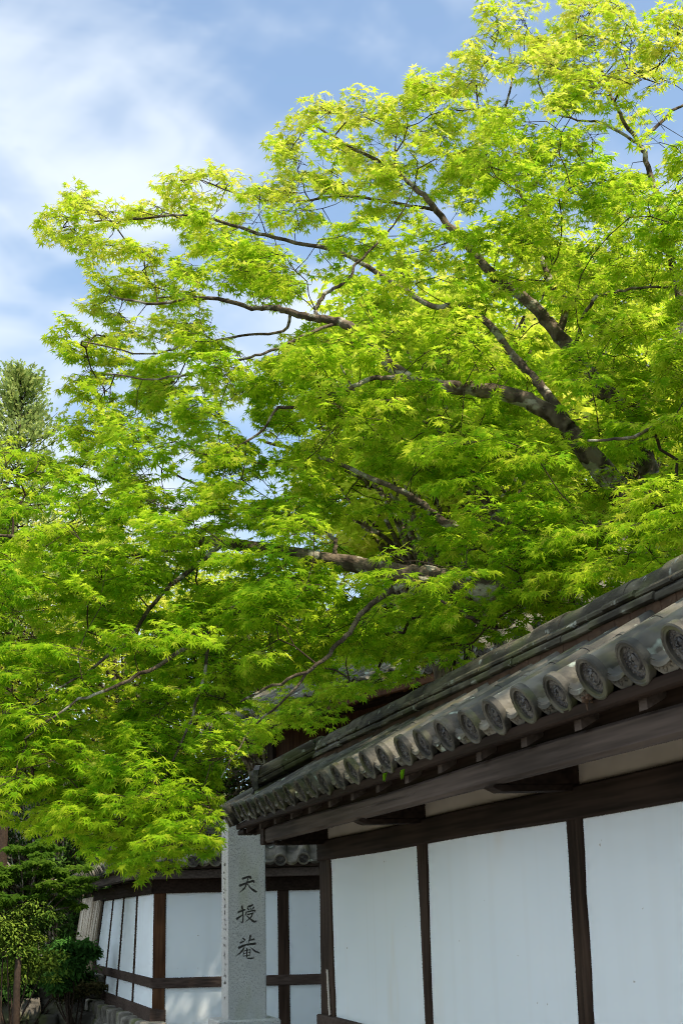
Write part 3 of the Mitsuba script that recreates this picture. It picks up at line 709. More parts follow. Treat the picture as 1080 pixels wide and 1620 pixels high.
# crown outline as it is seen, carried past the right edge to shade the roof, with the gaps where the sky shows
CROWN = Polygon([(1500, -60), (1085, 12), (1035, 30), (1042, 70), (1028, 105), (1010, 95), (1012, 60), (1000, 35), (990, -15), (890, -15), (905, 35), (872, 65), (852, 45), (848, 22), (788, 8), (748, 55), (742, 118), (670, 120), (640, 150), (540, 165), (500, 150), (452, 138), (490, 185), (452, 213), (408, 222), (440, 255), (470, 280), (430, 290), (398, 282), (342, 262), (282, 268), (240, 310), (192, 338), (162, 312), (120, 268), (102, 320), (64, 352), (100, 388), (160, 398), (205, 412), (172, 448), (128, 463), (155, 500), (182, 522), (112, 514), (62, 530), (108, 562), (118, 592), (152, 612), (106, 632), (140, 660), (118, 700), (104, 735), (60, 702), (0, 686), (-220, 700), (-220, 1290), (0, 1290), (60, 1256), (92, 1292), (150, 1328), (182, 1342), (232, 1362), (282, 1370), (338, 1342), (346, 1292), (378, 1268), (400, 1182), (480, 1150), (522, 1130), (562, 1100), (640, 1090), (700, 1052), (820, 1000), (880, 968), (960, 940), (1000, 918), (1085, 880), (1500, 640)])
HOLES = [(418, 512, 30), (575, 492, 30), (700, 500, 20), (287, 757, 30), (118, 705, 22), (530, 740, 20), (965, 226, 34), (1062, 225, 24), (618, 800, 52), (210, 1085, 34), (90, 985, 30), (690, 830, 20), (885, 545, 26), (1060, 880, 30), (600, 330, 10), (622, 1068, 42)]
RIDGE_K = 5375.0
def depth_center(x, y):
    """How far off the crown's middle hangs: nearer to the right, farther to the left and to the top."""
    return np.interp(x, [-220, 0, 250, 560, 1080, 1500], [8.9, 8.4, 7.9, 7.0, 6.3, 5.6]) + np.interp(y, [0, 500, 900, 1350], [.9, .5, 0, -.2])
def crown_pads(n, g, gap):
    inner = CROWN.buffer(-12); out = []; P = np.zeros((0, 3)); px = []
    rim = CROWN.buffer(-20).exterior                       # first a row of sprays that carries the ragged outline
    for d in np.arange(0, rim.length, 24):
        p = rim.interpolate(d + g.uniform(-8, 8)); x, y = p.x, p.y
        if x > 1120 or x < -120: continue
        for _ in range(2):
            Y = depth_center(x, y) + g.uniform(-.32, .32); yr = RIDGE_K / (x + 70)
            if y > 1440 - (x + 70) * .48 - 150 and x > 360: Y = max(Y, yr + .25)
            q = at(x + g.uniform(-12, 12), y + g.uniform(-8, 8), Y)
            if q[2] < 1.7: continue
            P = np.vstack([P, q]); out.append(q); px.append((x, y, 14))
    minx, miny, maxx, maxy = inner.bounds; tries = 0
    import shapely
    while len(out) < n and tries < 60:
        tries += 1
        xy = np.column_stack([g.uniform(minx, maxx, 1500), g.uniform(miny, maxy, 1500)])
        pts = shapely.points(xy); ok = shapely.contains(inner, pts); dist = shapely.distance(CROWN.exterior, pts)
        for (x, y), o, ds in zip(xy, ok, dist):
            if not o: continue
            if any((x - hx_) ** 2 + (y - hy_) ** 2 < (r_ + 22) ** 2 for hx_, hy_, r_ in HOLES) and g.random() < .97: continue
            if x > 1120 and g.random() < .45: continue
            th = min(1.1, .18 + .008 * ds); Y = depth_center(x, y) + g.uniform(-th, th) * g.uniform(.6, 1)
            yr = RIDGE_K / (x + 70)
            if y > 1440 - (x + 70) * .48 - 150 and x > 360 and Y < yr + .28: Y = yr + .28 + g.uniform(0, 1.2)
            if Y < 4.3: continue
            q = at(x, y, Y)
            if q[2] < 1.7: continue
            if len(P) and (((P - q) / [1, 1, .6]) ** 2).sum(1).min() < gap ** 2: continue
            P = np.vstack([P, q]); out.append(q); px.append((x, y, ds))
            if len(out) >= n: break
    return P, np.array(px)

treeA, treeB = Tree(), Tree()
SEEN = []
g1 = np.random.default_rng(11)
def limb(tree, poly, r0, r1, parent=True):
    p, r = limb_nodes(poly, r0 * (.80 if r0 > .06 else .64), r1 * .72)
    p = p + np.vstack([np.zeros(3), g1.normal(0, .004, (len(p) - 1, 3))])
    tree.chain(p, tree.nearest(p[0]) if parent and len(tree.p) else -1, r)
    SEEN.extend([(*project(q), q[1], rr) for q, rr in zip(p, r) if rr > .014])
# tree A: trunk behind the wall, its long limb reaching to the left and a rising fork
limb(treeA, [(960, 1330, 7.2), (940, 1150, 7.1), (915, 1020, 7.0), (892, 962, 6.95)], .17, .125, False)
limb(treeA, [(892, 962, 6.95), (840, 945, 6.9), (790, 940, 6.9), (735, 930, 7.0), (690, 914, 7.1), (640, 908, 7.2), (560, 893, 7.4), (470, 878, 7.6), (400, 866, 7.8), (318, 856, 8.0), (226, 876, 8.2), (130, 872, 8.4), (20, 850, 8.5), (-90, 835, 8.6)], .105, .012)
limb(treeA, [(690, 914, 7.1), (650, 920, 7.0), (585, 955, 6.9), (553, 1000, 6.8), (530, 1023, 6.8), (493, 1057, 6.8), (430, 1085, 6.9), (380, 1110, 7.0)], .030, .008)
limb(treeA, [(892, 962, 6.95), (880, 915, 7.0), (847, 870, 7.1), (797, 833, 7.2), (783, 807, 7.25), (757, 773, 7.3), (720, 713, 7.4), (700, 690, 7.5), (672, 648, 7.6)], .095, .016)
limb(treeA, [(797, 833, 7.2), (760, 838, 7.1), (720, 832, 7.1), (697, 823, 7.1), (667, 797, 7.2), (640, 780, 7.2), (573, 750, 7.4), (500, 720, 7.6), (420, 700, 7.8)], .050, .012)
limb(treeA, [(530, 872, 7.45), (523, 850, 7.5), (447, 813, 7.7), (380, 800, 7.9), (300, 760, 8.2), (255, 740, 8.4)], .022, .008)
limb(treeA, [(350, 862, 7.9), (290, 912, 7.8), (255, 940, 7.7), (207, 1003, 7.6), (174, 1036, 7.5), (115, 1077, 7.5), (45, 1120, 7.5)], .026, .007)
limb(treeA, [(470, 878, 7.6), (400, 930, 7.4), (330, 1000, 7.3), (252, 1051, 7.2), (174, 1090, 7.2), (115, 1114, 7.2), (37, 1170, 7.3)], .028, .006)
limb(treeA, [(330, 1000, 7.3), (320, 1080, 7.2), (290, 1170, 7.2), (250, 1250, 7.3)], .016, .006)
limb(treeA, [(493, 1057, 6.8), (450, 1110, 6.9), (400, 1150, 7.1), (350, 1230, 7.1)], .012, .005)
limb(treeA, [(840, 945, 6.9), (800, 990, 6.7), (760, 985, 6.6), (725, 965, 6.6), (700, 950, 6.7)], .028, .010)
# tree B: stem beyond the frame at right, upper limbs
limb(treeB, [(1240, 1250, 7.0), (1200, 1050, 6.95), (1160, 920, 6.9), (1110, 850, 6.8), (1040, 823, 6.75), (1007, 813, 6.7), (955, 750, 6.7), (920, 705, 6.7), (900, 680, 6.7)], .17, .072, False)
limb(treeB, [(900, 680, 6.7), (863, 650, 6.75), (813, 627, 6.8), (753, 615, 6.9), (697, 610, 7.0), (653, 602, 7.1), (613, 573, 7.15), (580, 540, 7.2), (547, 513, 7.3), (527, 507, 7.35), (497, 503, 7.4), (457, 493, 7.5), (430, 487, 7.6), (397, 487, 7.7), (330, 470, 7.9), (250, 480, 8.1), (180, 470, 8.3)], .066, .009)
limb(treeB, [(497, 503, 7.4), (503, 477, 7.4), (523, 460, 7.4), (553, 440, 7.4), (563, 417, 7.4), (593, 390, 7.4), (620, 360, 7.4)], .022, .008)
limb(treeB, [(535, 510, 7.35), (493, 525, 7.3), (463, 540, 7.3), (423, 557, 7.3), (387, 567, 7.35), (310, 590, 7.5), (240, 600, 7.7), (170, 590, 8.0)], .017, .007)
limb(treeB, [(460, 494, 7.5), (447, 523, 7.6), (380, 532, 7.8), (300, 545, 7.9), (230, 560, 8.0), (130, 540, 8.2)], .016, .006)
limb(treeB, [(653, 602, 7.1), (640, 600, 7.0), (597, 597, 7.0), (567, 607, 7.0), (540, 620, 7.0), (507, 627, 7.0), (473, 645, 7.1), (440, 647, 7.1), (407, 687, 7.2), (340, 720, 7.4), (280, 700, 7.7)], .026, .007)
limb(treeB, [(915, 700, 6.7), (890, 660, 6.8), (867, 627, 6.9), (843, 597, 7.0), (820, 573, 7.05), (800, 547, 7.1), (780, 520, 7.2), (740, 487, 7.3), (720, 483, 7.3), (680, 483, 7.4), (610, 440, 7.5), (540, 400, 7.7), (450, 380, 7.9), (380, 360, 8.1), (300, 340, 8.3), (180, 350, 8.6), (110, 345, 8.8)], .052, .008)
limb(treeB, [(1007, 813, 6.7), (1027, 760, 6.9), (1010, 690, 7.0), (997, 643, 7.05), (953, 620, 7.1), (915, 570, 7.2), (877, 523, 7.3), (853, 493, 7.35), (823, 467, 7.4), (790, 445, 7.45), (760, 415, 7.5), (735, 385, 7.6), (690, 333, 7.7), (655, 295, 7.8), (600, 255, 7.9), (540, 225, 8.0), (480, 185, 8.1)], .082, .009)
limb(treeB, [(690, 333, 7.7), (620, 320, 7.8), (540, 310, 8.0), (460, 320, 8.1), (390, 310, 8.2), (330, 290, 8.3)], .020, .006)
limb(treeB, [(885, 530, 7.3), (893, 473, 7.3), (873, 453, 7.3), (863, 427, 7.35), (850, 390, 7.4), (838, 355, 7.5), (820, 300, 7.6), (790, 220, 7.7), (810, 120, 7.9), (800, 50, 8.0)], .038, .007)
limb(treeB, [(997, 643, 7.05), (1060, 560, 7.1), (1075, 480, 7.15), (1055, 390, 7.2), (1042, 320, 7.25), (1033, 293, 7.3), (1020, 247, 7.35), (1010, 227, 7.4), (983, 187, 7.5), (963, 143, 7.6), (945, 90, 7.7), (930, 30, 7.8)], .050, .008)
limb(treeB, [(1010, 227, 7.4), (960, 200, 7.5), (933, 190, 7.6), (880, 180, 7.7), (850, 130, 7.8)], .018, .006)
limb(treeB, [(1010, 227, 7.4), (1060, 177, 7.4), (1085, 160, 7.4), (1110, 90, 7.5), (1100, 30, 7.6)], .020, .006)
limb(treeB, [(900, 600, 7.15), (915, 520, 6.9), (933, 483, 6.8), (947, 468, 6.8), (987, 460, 6.8), (1017, 455, 6.7), (1080, 450, 6.7), (1160, 430, 6.7)], .020, .008)
limb(treeB, [(1110, 850, 6.8), (1180, 800, 6.4), (1260, 720, 6.0), (1380, 560, 5.6)], .06, .015)
limb(treeB, [(1260, 720, 6.0), (1420, 480, 5.2), (1560, 260, 4.6), (1750, 60, 4.0)], .035, .010)  # unseen limb added to carry the shading sprays
limb(treeB, [(1160, 920, 6.9), (1150, 780, 6.6), (1120, 700, 6.2), (1080, 660, 5.9), (1000, 690, 5.7), (930, 700, 5.6)], .03, .008)

NPAD = 1250
pads, padpx = crown_pads(NPAD, np.random.default_rng(3), .17)
SEEN = np.array(SEEN); gk = np.random.default_rng(8); keep = np.ones(len(pads), bool)
for j, q in enumerate(pads):                            # fewer sprays in front of the big limbs, so that they show
    x, y = project(q); d = np.hypot(SEEN[:, 0] - x, (SEEN[:, 1] - y) * 1.25); near = (d < 38) & (SEEN[:, 2] > q[1] - .1)
    if near.any() and gk.random() < .38: keep[j] = False
pads, padpx = pads[keep], padpx[keep]
# unseen crown sprays added outside the frame at right to shade the near roof
go = np.random.default_rng(19); far = go.uniform([2.5, .8, 4.3], [4.6, 5.4, 6.6], (150, 3)); fx = project(far)
far = far[(fx[:, 0] > 1130) | (fx[:, 1] < -60)]
low = []
for k in range(120):
    x = go.uniform(405, 1085); y = np.interp(x, [372, 400, 480, 560, 640, 700, 760, 900, 1000, 1085], [1235, 1165, 1130, 1085, 1072, 1035, 1005, 945, 898, 862]) - go.uniform(0, 95)
    if abs(x - 618) < 62 and y > 1030: continue              # the gate roof shows here
    low.append((*at(x, y, RIDGE_K / (x + 70) + go.uniform(.25, 1.3)), x, y))
for k in range(70):
    x = go.uniform(-10, 345); y = np.interp(x, [-10, 60, 92, 150, 230, 282, 345], [1278, 1245, 1278, 1310, 1338, 1348, 1300]) - go.uniform(0, 110)
    low.append((*at(x, y, depth_center(x, y) - .5 + go.uniform(-.5, .5)), x, y))
low = np.array(low); pads = np.vstack([pads, low[:, :3]]); padpx = np.vstack([padpx, np.column_stack([low[:, 3:], np.full(len(low), 50)])])
pads = np.vstack([pads, far]); padpx = np.vstack([padpx, np.tile([1300, 300, 200], (len(far), 1))])
dA = np.sqrt(((pads[:, None] - np.array(treeA.p)[None]) ** 2).sum(-1)).min(1); dB = np.sqrt(((pads[:, None] - np.array(treeB.p)[None]) ** 2).sum(-1)).min(1)
def finish_tree(tree, mine, label, tone, seed, nleaf):
    k = thing('maple_tree', label, 'tree')
    g = np.random.default_rng(seed); P = pads[mine]; px = padpx[mine]
    arrive = tree.grow(P, g); S = Spray()
    root = np.array(tree.p[0])
    for c, (x, y, ds), a in zip(P, px, arrive):
        outw = unit((c - root) * [1, 1, 0]); ax = unit(a * .8 + outw * .6 + g.normal(0, .25, 3)); ax[2] = np.clip(ax[2], -.25, .35)
        if ds < 60: ax[2] += .10
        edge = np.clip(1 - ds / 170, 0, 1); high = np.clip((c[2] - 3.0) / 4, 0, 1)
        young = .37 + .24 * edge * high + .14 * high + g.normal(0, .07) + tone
        L = g.uniform(.20, .33) * (.8 if ds < 45 else 1)
        for _ in range(2 if ds > 80 else 1):
            spray(S, c - ax * L * .35 + (g.normal(0, .05, 3) if _ else 0), unit(ax + (g.normal(0, .5, 3) * [1, 1, .2] if _ else 0)), L, g, young)
    big, small = tree.meshes()
    names = ['trunk'] + ['limb'] * (len(big) - 1)
    for nm, m in zip(names, big): add(k, nm, mikit.ply(m, 'bark', True))
    tw = [tube(p[[0, len(p) // 2, -1]], r[[0, len(p) // 2, -1]], 3, False) for p, r in S.tw]
    add(k, 'branches', mikit.ply(cat(small), 'twig_bark', True), kind='stuff')
    add(k, 'twigs', mikit.ply(cat(tw), 'twig_bark', True), kind='stuff')
    o, t, n, s, c = map(np.array, (S.o, S.t, S.n, S.s, S.c))
    # leaves that would fall inside a roof or in front of the lens are dropped
    keep = (np.linalg.norm(o - EYE, axis=1) > 3.6) & ~((o[:, 0] > 1.7) & (o[:, 0] < 3.1) & (o[:, 2] < 2.80 - .0 * o[:, 0]) & (o[:, 1] < YE + .2))
    q = project(o); keep &= ~((q[:, 0] > 352) & (q[:, 0] < 470) & (q[:, 1] > 1205 - (q[:, 0] - 344) * .28) & (q[:, 1] < 1420))   # clear of the roof corner and the pillar
    o, t, n, s, c = o[keep], t[keep], n[keep], s[keep], c[keep]
    q = project(o); inside = (q[:, 0] > 0) & (q[:, 0] < 1080) & (q[:, 1] > 0) & (q[:, 1] < 1620)
    big_ = np.argsort(np.where(inside, np.linalg.norm(o - EYE, axis=1) / s, 1e9))[:nleaf]
    one = [mikit.ply(trimesh.Trimesh(*LEAF7, process=False), 'leaf_tone_%d' % i) for i in range(4)]
    for j in big_:
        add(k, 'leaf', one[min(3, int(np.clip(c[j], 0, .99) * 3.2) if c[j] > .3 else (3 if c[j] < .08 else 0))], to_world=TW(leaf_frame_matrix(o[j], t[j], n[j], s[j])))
    rest = np.ones(len(o), bool); rest[big_] = False
    fine = rest & inside & (np.linalg.norm(o - EYE, axis=1) < np.percentile(np.linalg.norm(o - EYE, axis=1), 38))
    ms, cs = [], []
    for sel, tpl in ((fine, LEAF7), (rest & ~fine, LEAF5)):
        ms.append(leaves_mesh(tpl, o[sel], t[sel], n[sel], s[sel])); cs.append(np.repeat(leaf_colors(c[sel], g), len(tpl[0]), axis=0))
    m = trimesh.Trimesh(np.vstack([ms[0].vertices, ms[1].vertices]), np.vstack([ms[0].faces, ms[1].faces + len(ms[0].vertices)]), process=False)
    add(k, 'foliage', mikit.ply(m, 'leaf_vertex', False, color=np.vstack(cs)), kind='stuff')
    print(k, 'pads', len(P), 'leaves', len(o), 'tris', len(m.faces))
finish_tree(treeA, dA < dB, 'green maple leaning left from behind the wall ridge, long mottled limb in lower canopy', -.04, 21, 300)
finish_tree(treeB, dA >= dB, 'bright yellow green maple whose upper canopy fills the sky, stem beyond right edge', .06, 22, 300)

# ------------------------------------------------------------------ the gate house behind the wall
GH = thing('gate_house', 'tiled roof of the gate house half hidden by leaves just behind the wall ridge', 'building')
ga = math.radians(-15.4); ge = np.array([math.sin(ga), math.cos(ga), 0]); gi = np.array([math.cos(ga), -math.sin(ga), 0])
G0 = at(650, 1060, 13.0)
P_LONGROW = mikit.ply(cat([half_barrel(0, 3.35, .078, .06), disc_body(.088)]), 'tile_clay', 32)
u = np.linspace(-.125, .125, 9); tp = .05 * (u / .125) ** 2 - .035
P_LONGPAN = mikit.ply(cat([extrude_v(Polygon(list(zip(u, tp)) + list(zip(u[::-1], tp[::-1] - .016))), .0 + .28 * k, .31 + .28 * k, SL) for k in range(12)] + [extrude_v(lip_poly(.10, .045, .055), -.005, .02)]), 'tile_clay', 30)
for k in range(-12, 17):
    p = G0 + ge * .30 * k + [0, 0, .0035 * k * k * (k < 0) * .3]
    add(GH, 'round_tile', P_LONGROW, to_world=TW(frame(p, ge, gi)))
    kk = COUNT[GH + '__round_tile'] - 1
    if k < 12: add(GH + '__round_tile' + ('' if kk == 0 else '_%03d' % kk), 'medallion', P_MEDF, to_world=TW(frame(p, ge, gi) @ np.diag([1.15, 1, 1.15, 1])))
    add(GH, 'pan_tile', P_LONGPAN, to_world=TW(frame(p + ge * .15 + [0, 0, -.01], ge, gi)))
def gbox(u0, u1, v0, v1, z0, z1, c=.008): return placed(box(u0, u1, v0, v1, z0, z1, c), G0, ge, gi, np.array([0, 0, 1.]))
def gslope(u0, u1, v0, v1, w0, th): return placed(hull([[u, v, w0 + v * SL - t] for u in (u0, u1) for v in (v0, v1) for t in (0, th)]), G0, ge, gi, np.array([0, 0, 1.]))
add(GH, 'roof_deck', mikit.ply(gslope(-3.6, 5.2, .03, 3.4, -.09, .04), 'wood_brown'))
add(GH, 'eave_board', mikit.ply(gbox(-3.6, 5.2, .02, .07, -.17, -.095), 'wood_brown'))
for k in range(26):
    add(GH, 'rafter', mikit.ply(gslope(-3.5 + k * .34, -3.42 + k * .34, .10, 1.5, -.14, .09), 'wood_brown'))
add(GH, 'purlin', mikit.ply(gbox(-3.5, 5.1, .75, .93, -.02, .16), 'wood_beam'))
add(GH, 'wall', mikit.ply(gbox(-3.2, 4.9, .95, 1.06, -3.7, .20), 'wood_brown'))
for k in range(6):
    add(GH, 'post', mikit.ply(gbox(-3.2 + k * 1.58, -3.02 + k * 1.58, .90, 1.08, -3.75, .18), 'wood_post'))
rb = 3.3 * SL
for q_, (h, z0, z1) in enumerate(((.16, .0, .06), (.15, .07, .13), (.14, .14, .20), (.13, .21, .27))):
    ridge_course(GH, G0 + ge * -3.7 + gi * 3.4 + [0, 0, rb + .02], ge, gi, 9.0, .45, h, z0, z1, q_)
ridge_cover(GH, G0 + ge * -3.7 + gi * 3.4 + [0, 0, rb + .02], ge, gi, 9.0, .5, .11, .27)
add(GH, 'back_roof_slope', mikit.ply(placed(hull([[u, v, rb + .02 - (v - 3.4) * SL - t] for u in (-3.6, 5.2) for v in (3.42, 6.7) for t in (0, .12)]), G0, ge, gi, np.array([0, 0, 1.])), 'tile_clay'))
oni3 = oni.copy(); oni3.apply_scale(2.3)
add(GH, 'ridge_end_tile', mikit.ply(placed(oni3, G0 + ge * -3.74 + gi * 3.4 + [0, 0, rb + .10], gi, ge, np.array([0, 0, 1.])), 'tile_dark', 30))
gab = placed(hull([[u, v, z] for u in (-3.3, -3.2) for (v, z) in ((1.0, .2), (5.8, .2), (3.4, rb - .1))]), G0, ge, gi, np.array([0, 0, 1.]))
add(GH, 'gable', mikit.ply(gab, 'wood_brown'))
TH = thing('temple_hall', 'large grey tiled temple roof deep behind the maple, glimpsed between its limbs', 'building')
H0 = at(700, 905, 19.5)
for k in range(-16, 20):
    add(TH, 'roof_tile_row', P_LONGROW, to_world=TW(frame(H0 + ge * .34 * k, ge, gi) @ np.diag([1.2, 1.5, 1.2, 1])))
    add(TH, 'pan_tile_row', P_LONGPAN, to_world=TW(frame(H0 + ge * .34 * (k + .5), ge, gi) @ np.diag([1.3, 1.5, 1.2, 1])))
def hbox(u0, u1, v0, v1, z0, z1): return placed(box(u0, u1, v0, v1, z0, z1, .02), H0, ge, gi, np.array([0, 0, 1.]))
add(TH, 'roof', mikit.ply(placed(hull([[u, v, v * SL * .8 - .10 - t] for u in (-5.6, 6.8) for v in (.05, 5.2) for t in (0, .1)]), H0, ge, gi, np.array([0, 0, 1.])), 'tile_clay'))
add(TH, 'ridge', mikit.ply(hbox(-5.7, 6.9, 4.9, 5.3, 5 * SL * .8 - .1, 5 * SL * .8 + .5), 'tile_ridge'))
add(TH, 'wall', mikit.ply(hbox(-5, 6.4, 1.4, 1.6, -5.5, .4), 'plaster_frieze'))
for k in range(7): add(TH, 'post', mikit.ply(hbox(-5 + 1.9 * k, -4.75 + 1.9 * k, 1.33, 1.6, -5.5, .4), 'wood_post'))

# ------------------------------------------------------------------ trees and shrubs farther off
def clump_leaves(centers, radii, per, size, g, flat=.55, droop=.4):
    k = len(centers); c = np.repeat(centers, per, 0); r = np.repeat(radii, per)
    d = g.normal(0, 1, (k * per, 3)); d = unit(d) * (g.uniform(0, 1, (k * per, 1)) ** .45); d[:, 2] *= flat
    o = c + d * r[:, None]
    out = unit(d * [1, 1, .2] + g.normal(0, .35, d.shape)); t = unit(out + [0, 0, -droop]); n = unit(np.array([0, 0, 1.]) + out * droop * .7 + g.normal(0, .30, d.shape))
    return o, t, n, size * g.uniform(.7, 1.2, len(o))
def leafy(parent, name, tpl, o, t, n, s, col, mat_='leaf_vertex'):
    m = leaves_mesh(tpl, o, t, n, s)
    return add(parent, name, mikit.ply(m, mat_, False, color=np.repeat(col, len(tpl[0]), axis=0)), kind='stuff')
def round_tree(name, label, foot, center, rad, nclump, per, size, seed, young, tpl=None, group=None, pal=None, m='leaf_vertex', trunk_r=.12, flat=.5, shell=.55):
    k = thing(name, label, 'tree', group); g = np.random.default_rng(seed); foot, center, rad = map(lambda v: np.asarray(v, float), (foot, center, rad))
    d = unit(g.normal(0, 1, (nclump, 3))); d *= (g.uniform(shell ** 3, 1, (nclump, 1))) ** (1 / 3)
    d *= 1 + .35 * (meshkit.fbm(d * 2 + seed, 3, seed)[:, None] - .5)
    C = center + d * rad
    top = center - [0, 0, rad[2] * .2]
    add(k, 'trunk', mikit.ply(tube(spline([foot, foot * .5 + top * .5 + g.normal(0, .12, 3), top, center + [0, 0, rad[2] * .5]], 5), np.linspace(trunk_r, trunk_r * .25, 16), 9), 'twig_bark' if trunk_r < .06 else 'bark', True))
    br = []
    for j in range(0, nclump, max(1, nclump // 70)):
        a = foot + (top - foot) * g.uniform(.55, 1.0); b = C[j]; br.append(tube(spline([a, a * .5 + b * .5 + [0, 0, .12 * rad[2]], b], 4), np.linspace(trunk_r * .32, .006, 9), 5))
    add(k, 'branches', mikit.ply(cat(br), 'bark', True), kind='stuff')
    rr = rad.mean() * g.uniform(.16, .30, nclump)
    o, t, n, s = clump_leaves(C, rr, per, size, g, flat)
    y = np.repeat(young + g.normal(0, .10, nclump), per) + g.normal(0, .12, len(o))
    col = leaf_colors(y, g) if pal is None else np.clip(np.asarray(pal)[0] + (np.asarray(pal)[1] - np.asarray(pal)[0]) * np.clip(y, 0, 1)[:, None], .005, .9)
    leafy(k, 'crown', tpl or LEAFS, o, t, n, s, col, m)
    return k
def gfoot(p): return [p[0], p[1], GZ]
for (px, py, Y, r, lab, seed, yg, nc) in (
    (640, 800, 22, (2.1, 2.0, 1.7), 'sunlit yellow green maple glowing in the gap at the middle of the canopy', 31, .86, 150),
    (200, 1040, 23, (2.9, 2.2, 2.2), 'pale yellow green maple behind the lower left branches', 32, .80, 210),
    (20, 980, 27, (2.6, 2.4, 2.6), 'yellow green maple with reddish tips near the left edge, behind the low branches', 33, .88, 170),
    (960, 600, 15.5, (1.9, 2.0, 1.9), 'light green maple behind the mottled limbs at upper right', 34, .70, 200),
    (430, 1060, 21, (2.0, 2.0, 1.6), 'mid green maple behind the hanging branches above the stone pillar', 35, .50, 150),
    (745, 590, 13.6, (2.0, 1.7, 1.7), 'fresh green maple added behind the crossing limbs at the centre right to shade the far wall', 37, .62, 190),  # tree added to cast shade on the far wall
    (700, 690, 9.9, (1.15, 1.2, 1.15), 'slender young maple added right behind the arching pale limb to shade the pillar', 38, .60, 100),  # tree added to keep the sun off the pillar
    (820, 700, 20, (2.6, 2.0, 2.0), 'green maple standing beside the temple roof behind the forked limb', 36, .62, 190)):
    c = at(px, py, Y); round_tree('maple_tree', lab, gfoot(c), c, r, nc, 44, .105, seed, yg)
# feathery conifer at the left edge
CF = thing('conifer_tree', 'tall pale green feathery conifer rising behind the maple at the left edge', 'tree')
g = np.random.default_rng(41); tip = at(36, 602, 22.0); base = at(2, 1340, 22.0)
add(CF, 'trunk', mikit.ply(tube(spline([[base[0], base[1], GZ], base, base * .5 + tip * .5, tip], 6), np.linspace(.15, .012, 19), 9), 'twig_bark', True))
o, t, n, s = [], [], [], []; brs = []
for k in range(260):
    h = g.uniform(0, 1) ** 1.1; w = (.18 + 3.0 * h) * g.uniform(.4, 1.05); a = g.uniform(0, 2 * np.pi)
    root = tip + (base - tip) * (.62 * h); out = np.array([math.cos(a), math.sin(a), 0]); end = root + out * w + [0, 0, .30 * w + .14 - .2 * h * w]
    brs.append(tube(spline([root, root * .5 + end * .5 + [0, 0, -.06], end], 3), np.linspace(.012, .003, 7), 4))
    for q_ in range(44):
        f = g.uniform(.25, 1.05); p = root + (end - root) * f; d = unit(out * .6 + g.normal(0, .45, 3) + [0, 0, .75])
        o.append(p + g.normal(0, .055, 3)); t.append(d); n.append(unit(g.normal(0, 1, 3))); s.append(g.uniform(.07, .15))
add(CF, 'branches', mikit.ply(cat(brs), 'twig_bark', True), kind='stuff')
NEED = (np.array([[0, 0, 0], [.35, .07, .02], [.45, .26, .0], [.6, .06, 0], [.75, .20, 0], [1, 0, 0], [.75, -.20, 0], [.6, -.06, 0], [.45, -.26, 0], [.35, -.07, .02]]), np.array([[0, 1, 9], [1, 2, 3], [1, 3, 7], [1, 7, 9], [3, 4, 5], [3, 5, 7], [5, 6, 7], [7, 8, 9]]))
o, t, n, s = map(np.array, (o, t, n, s))
col = np.array([.34, .45, .14]) * (1 + g.normal(0, .22, (len(o), 1))) + np.array([.10, .08, .02]) * g.uniform(0, 1, (len(o), 1))
leafy(CF, 'foliage', NEED, o, t, n, s, np.clip(col, .01, .8))
# small trees and shrubs at the lower left
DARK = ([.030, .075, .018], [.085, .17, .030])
sm = at(45, 1395, 18.5); round_tree('small_maple', 'small shaded maple with layered green leaves at the lower left edge', at(25, 1625, 18.0), sm, (.80, .55, .52), 80, 75, .07, 51, .35, LEAFS, None, ([.07, .17, .02], [.20, .34, .035]), trunk_r=.05, flat=.22, shell=.15)  # leaf palette darkened in place of shade from taller trees
def shrub(label, center, rad, nclump, per, size, seed, pal, tpl=LEAFO, group=None, m='dark_leaf'):
    k = thing('shrub', label, 'shrub', group); g = np.random.default_rng(seed); lob = g.uniform(-1, 1, (7, 3)) * [.75, .6, .7]; lob[0] = 0; lr = g.uniform(.25, .55, 7)
    pick = g.integers(0, 7, nclump); d = lob[pick] + unit(g.normal(0, 1, (nclump, 3))) * (lr[pick] * g.uniform(.3, 1, nclump))[:, None]
    C = np.asarray(center) + d * rad; C[:, 2] = np.maximum(C[:, 2], GZ + .08); foot = np.array([center[0], center[1], GZ])
    add(k, 'stems', mikit.ply(cat([tube(spline([foot + g.normal(0, .05, 3) * [1, 1, 0], foot * .4 + c * .6 + g.normal(0, .04, 3), c], 3), np.linspace(.014, .004, 7), 5) for c in C[::9]]), 'twig_bark', True), kind='stuff')
    o, t, n, s = clump_leaves(C, np.mean(rad) * g.uniform(.16, .46, nclump), per, size, g, .5)
    y = np.clip(np.repeat(g.uniform(.2, .9, nclump), per) + g.normal(0, .2, len(o)), 0, 1)[:, None]
    leafy(k, 'leaves', tpl, o, t, n, s, np.clip(np.array(pal[0]) * (1 - y) + np.array(pal[1]) * y, .005, .9), m)
shrub('yellow green shrub with small glossy leaves at the lower left corner', at(22, 1500, 18.2), (.56, .35, .50), 100, 90, .055, 61, ([.05, .13, .02], [.22, .32, .045]))
shrub('dark green shrub with pointed fronds beside the end of the white wall', at(112, 1525, 19.4), (.40, .3, .34), 80, 70, .09, 62, ([.025, .075, .02], [.08, .22, .04]))
shrub('low brownish shrub tumbling over the boulders beside the white wall', at(120, 1562, 19.9), (.42, .22, .18), 60, 60, .06, 63, ([.03, .05, .02], [.13, .11, .045]))
shrub('low dark bush filling the shade above the boulders at far left', at(45, 1545, 20.25), (.95, .22, .34), 130, 60, .07, 65, ([.02, .055, .015], [.05, .12, .025]))
shrub('shady bush behind the small maple at the lower left', at(40, 1455, 21.5), (.85, .6, 1.0), 150, 70, .09, 64, DARK)
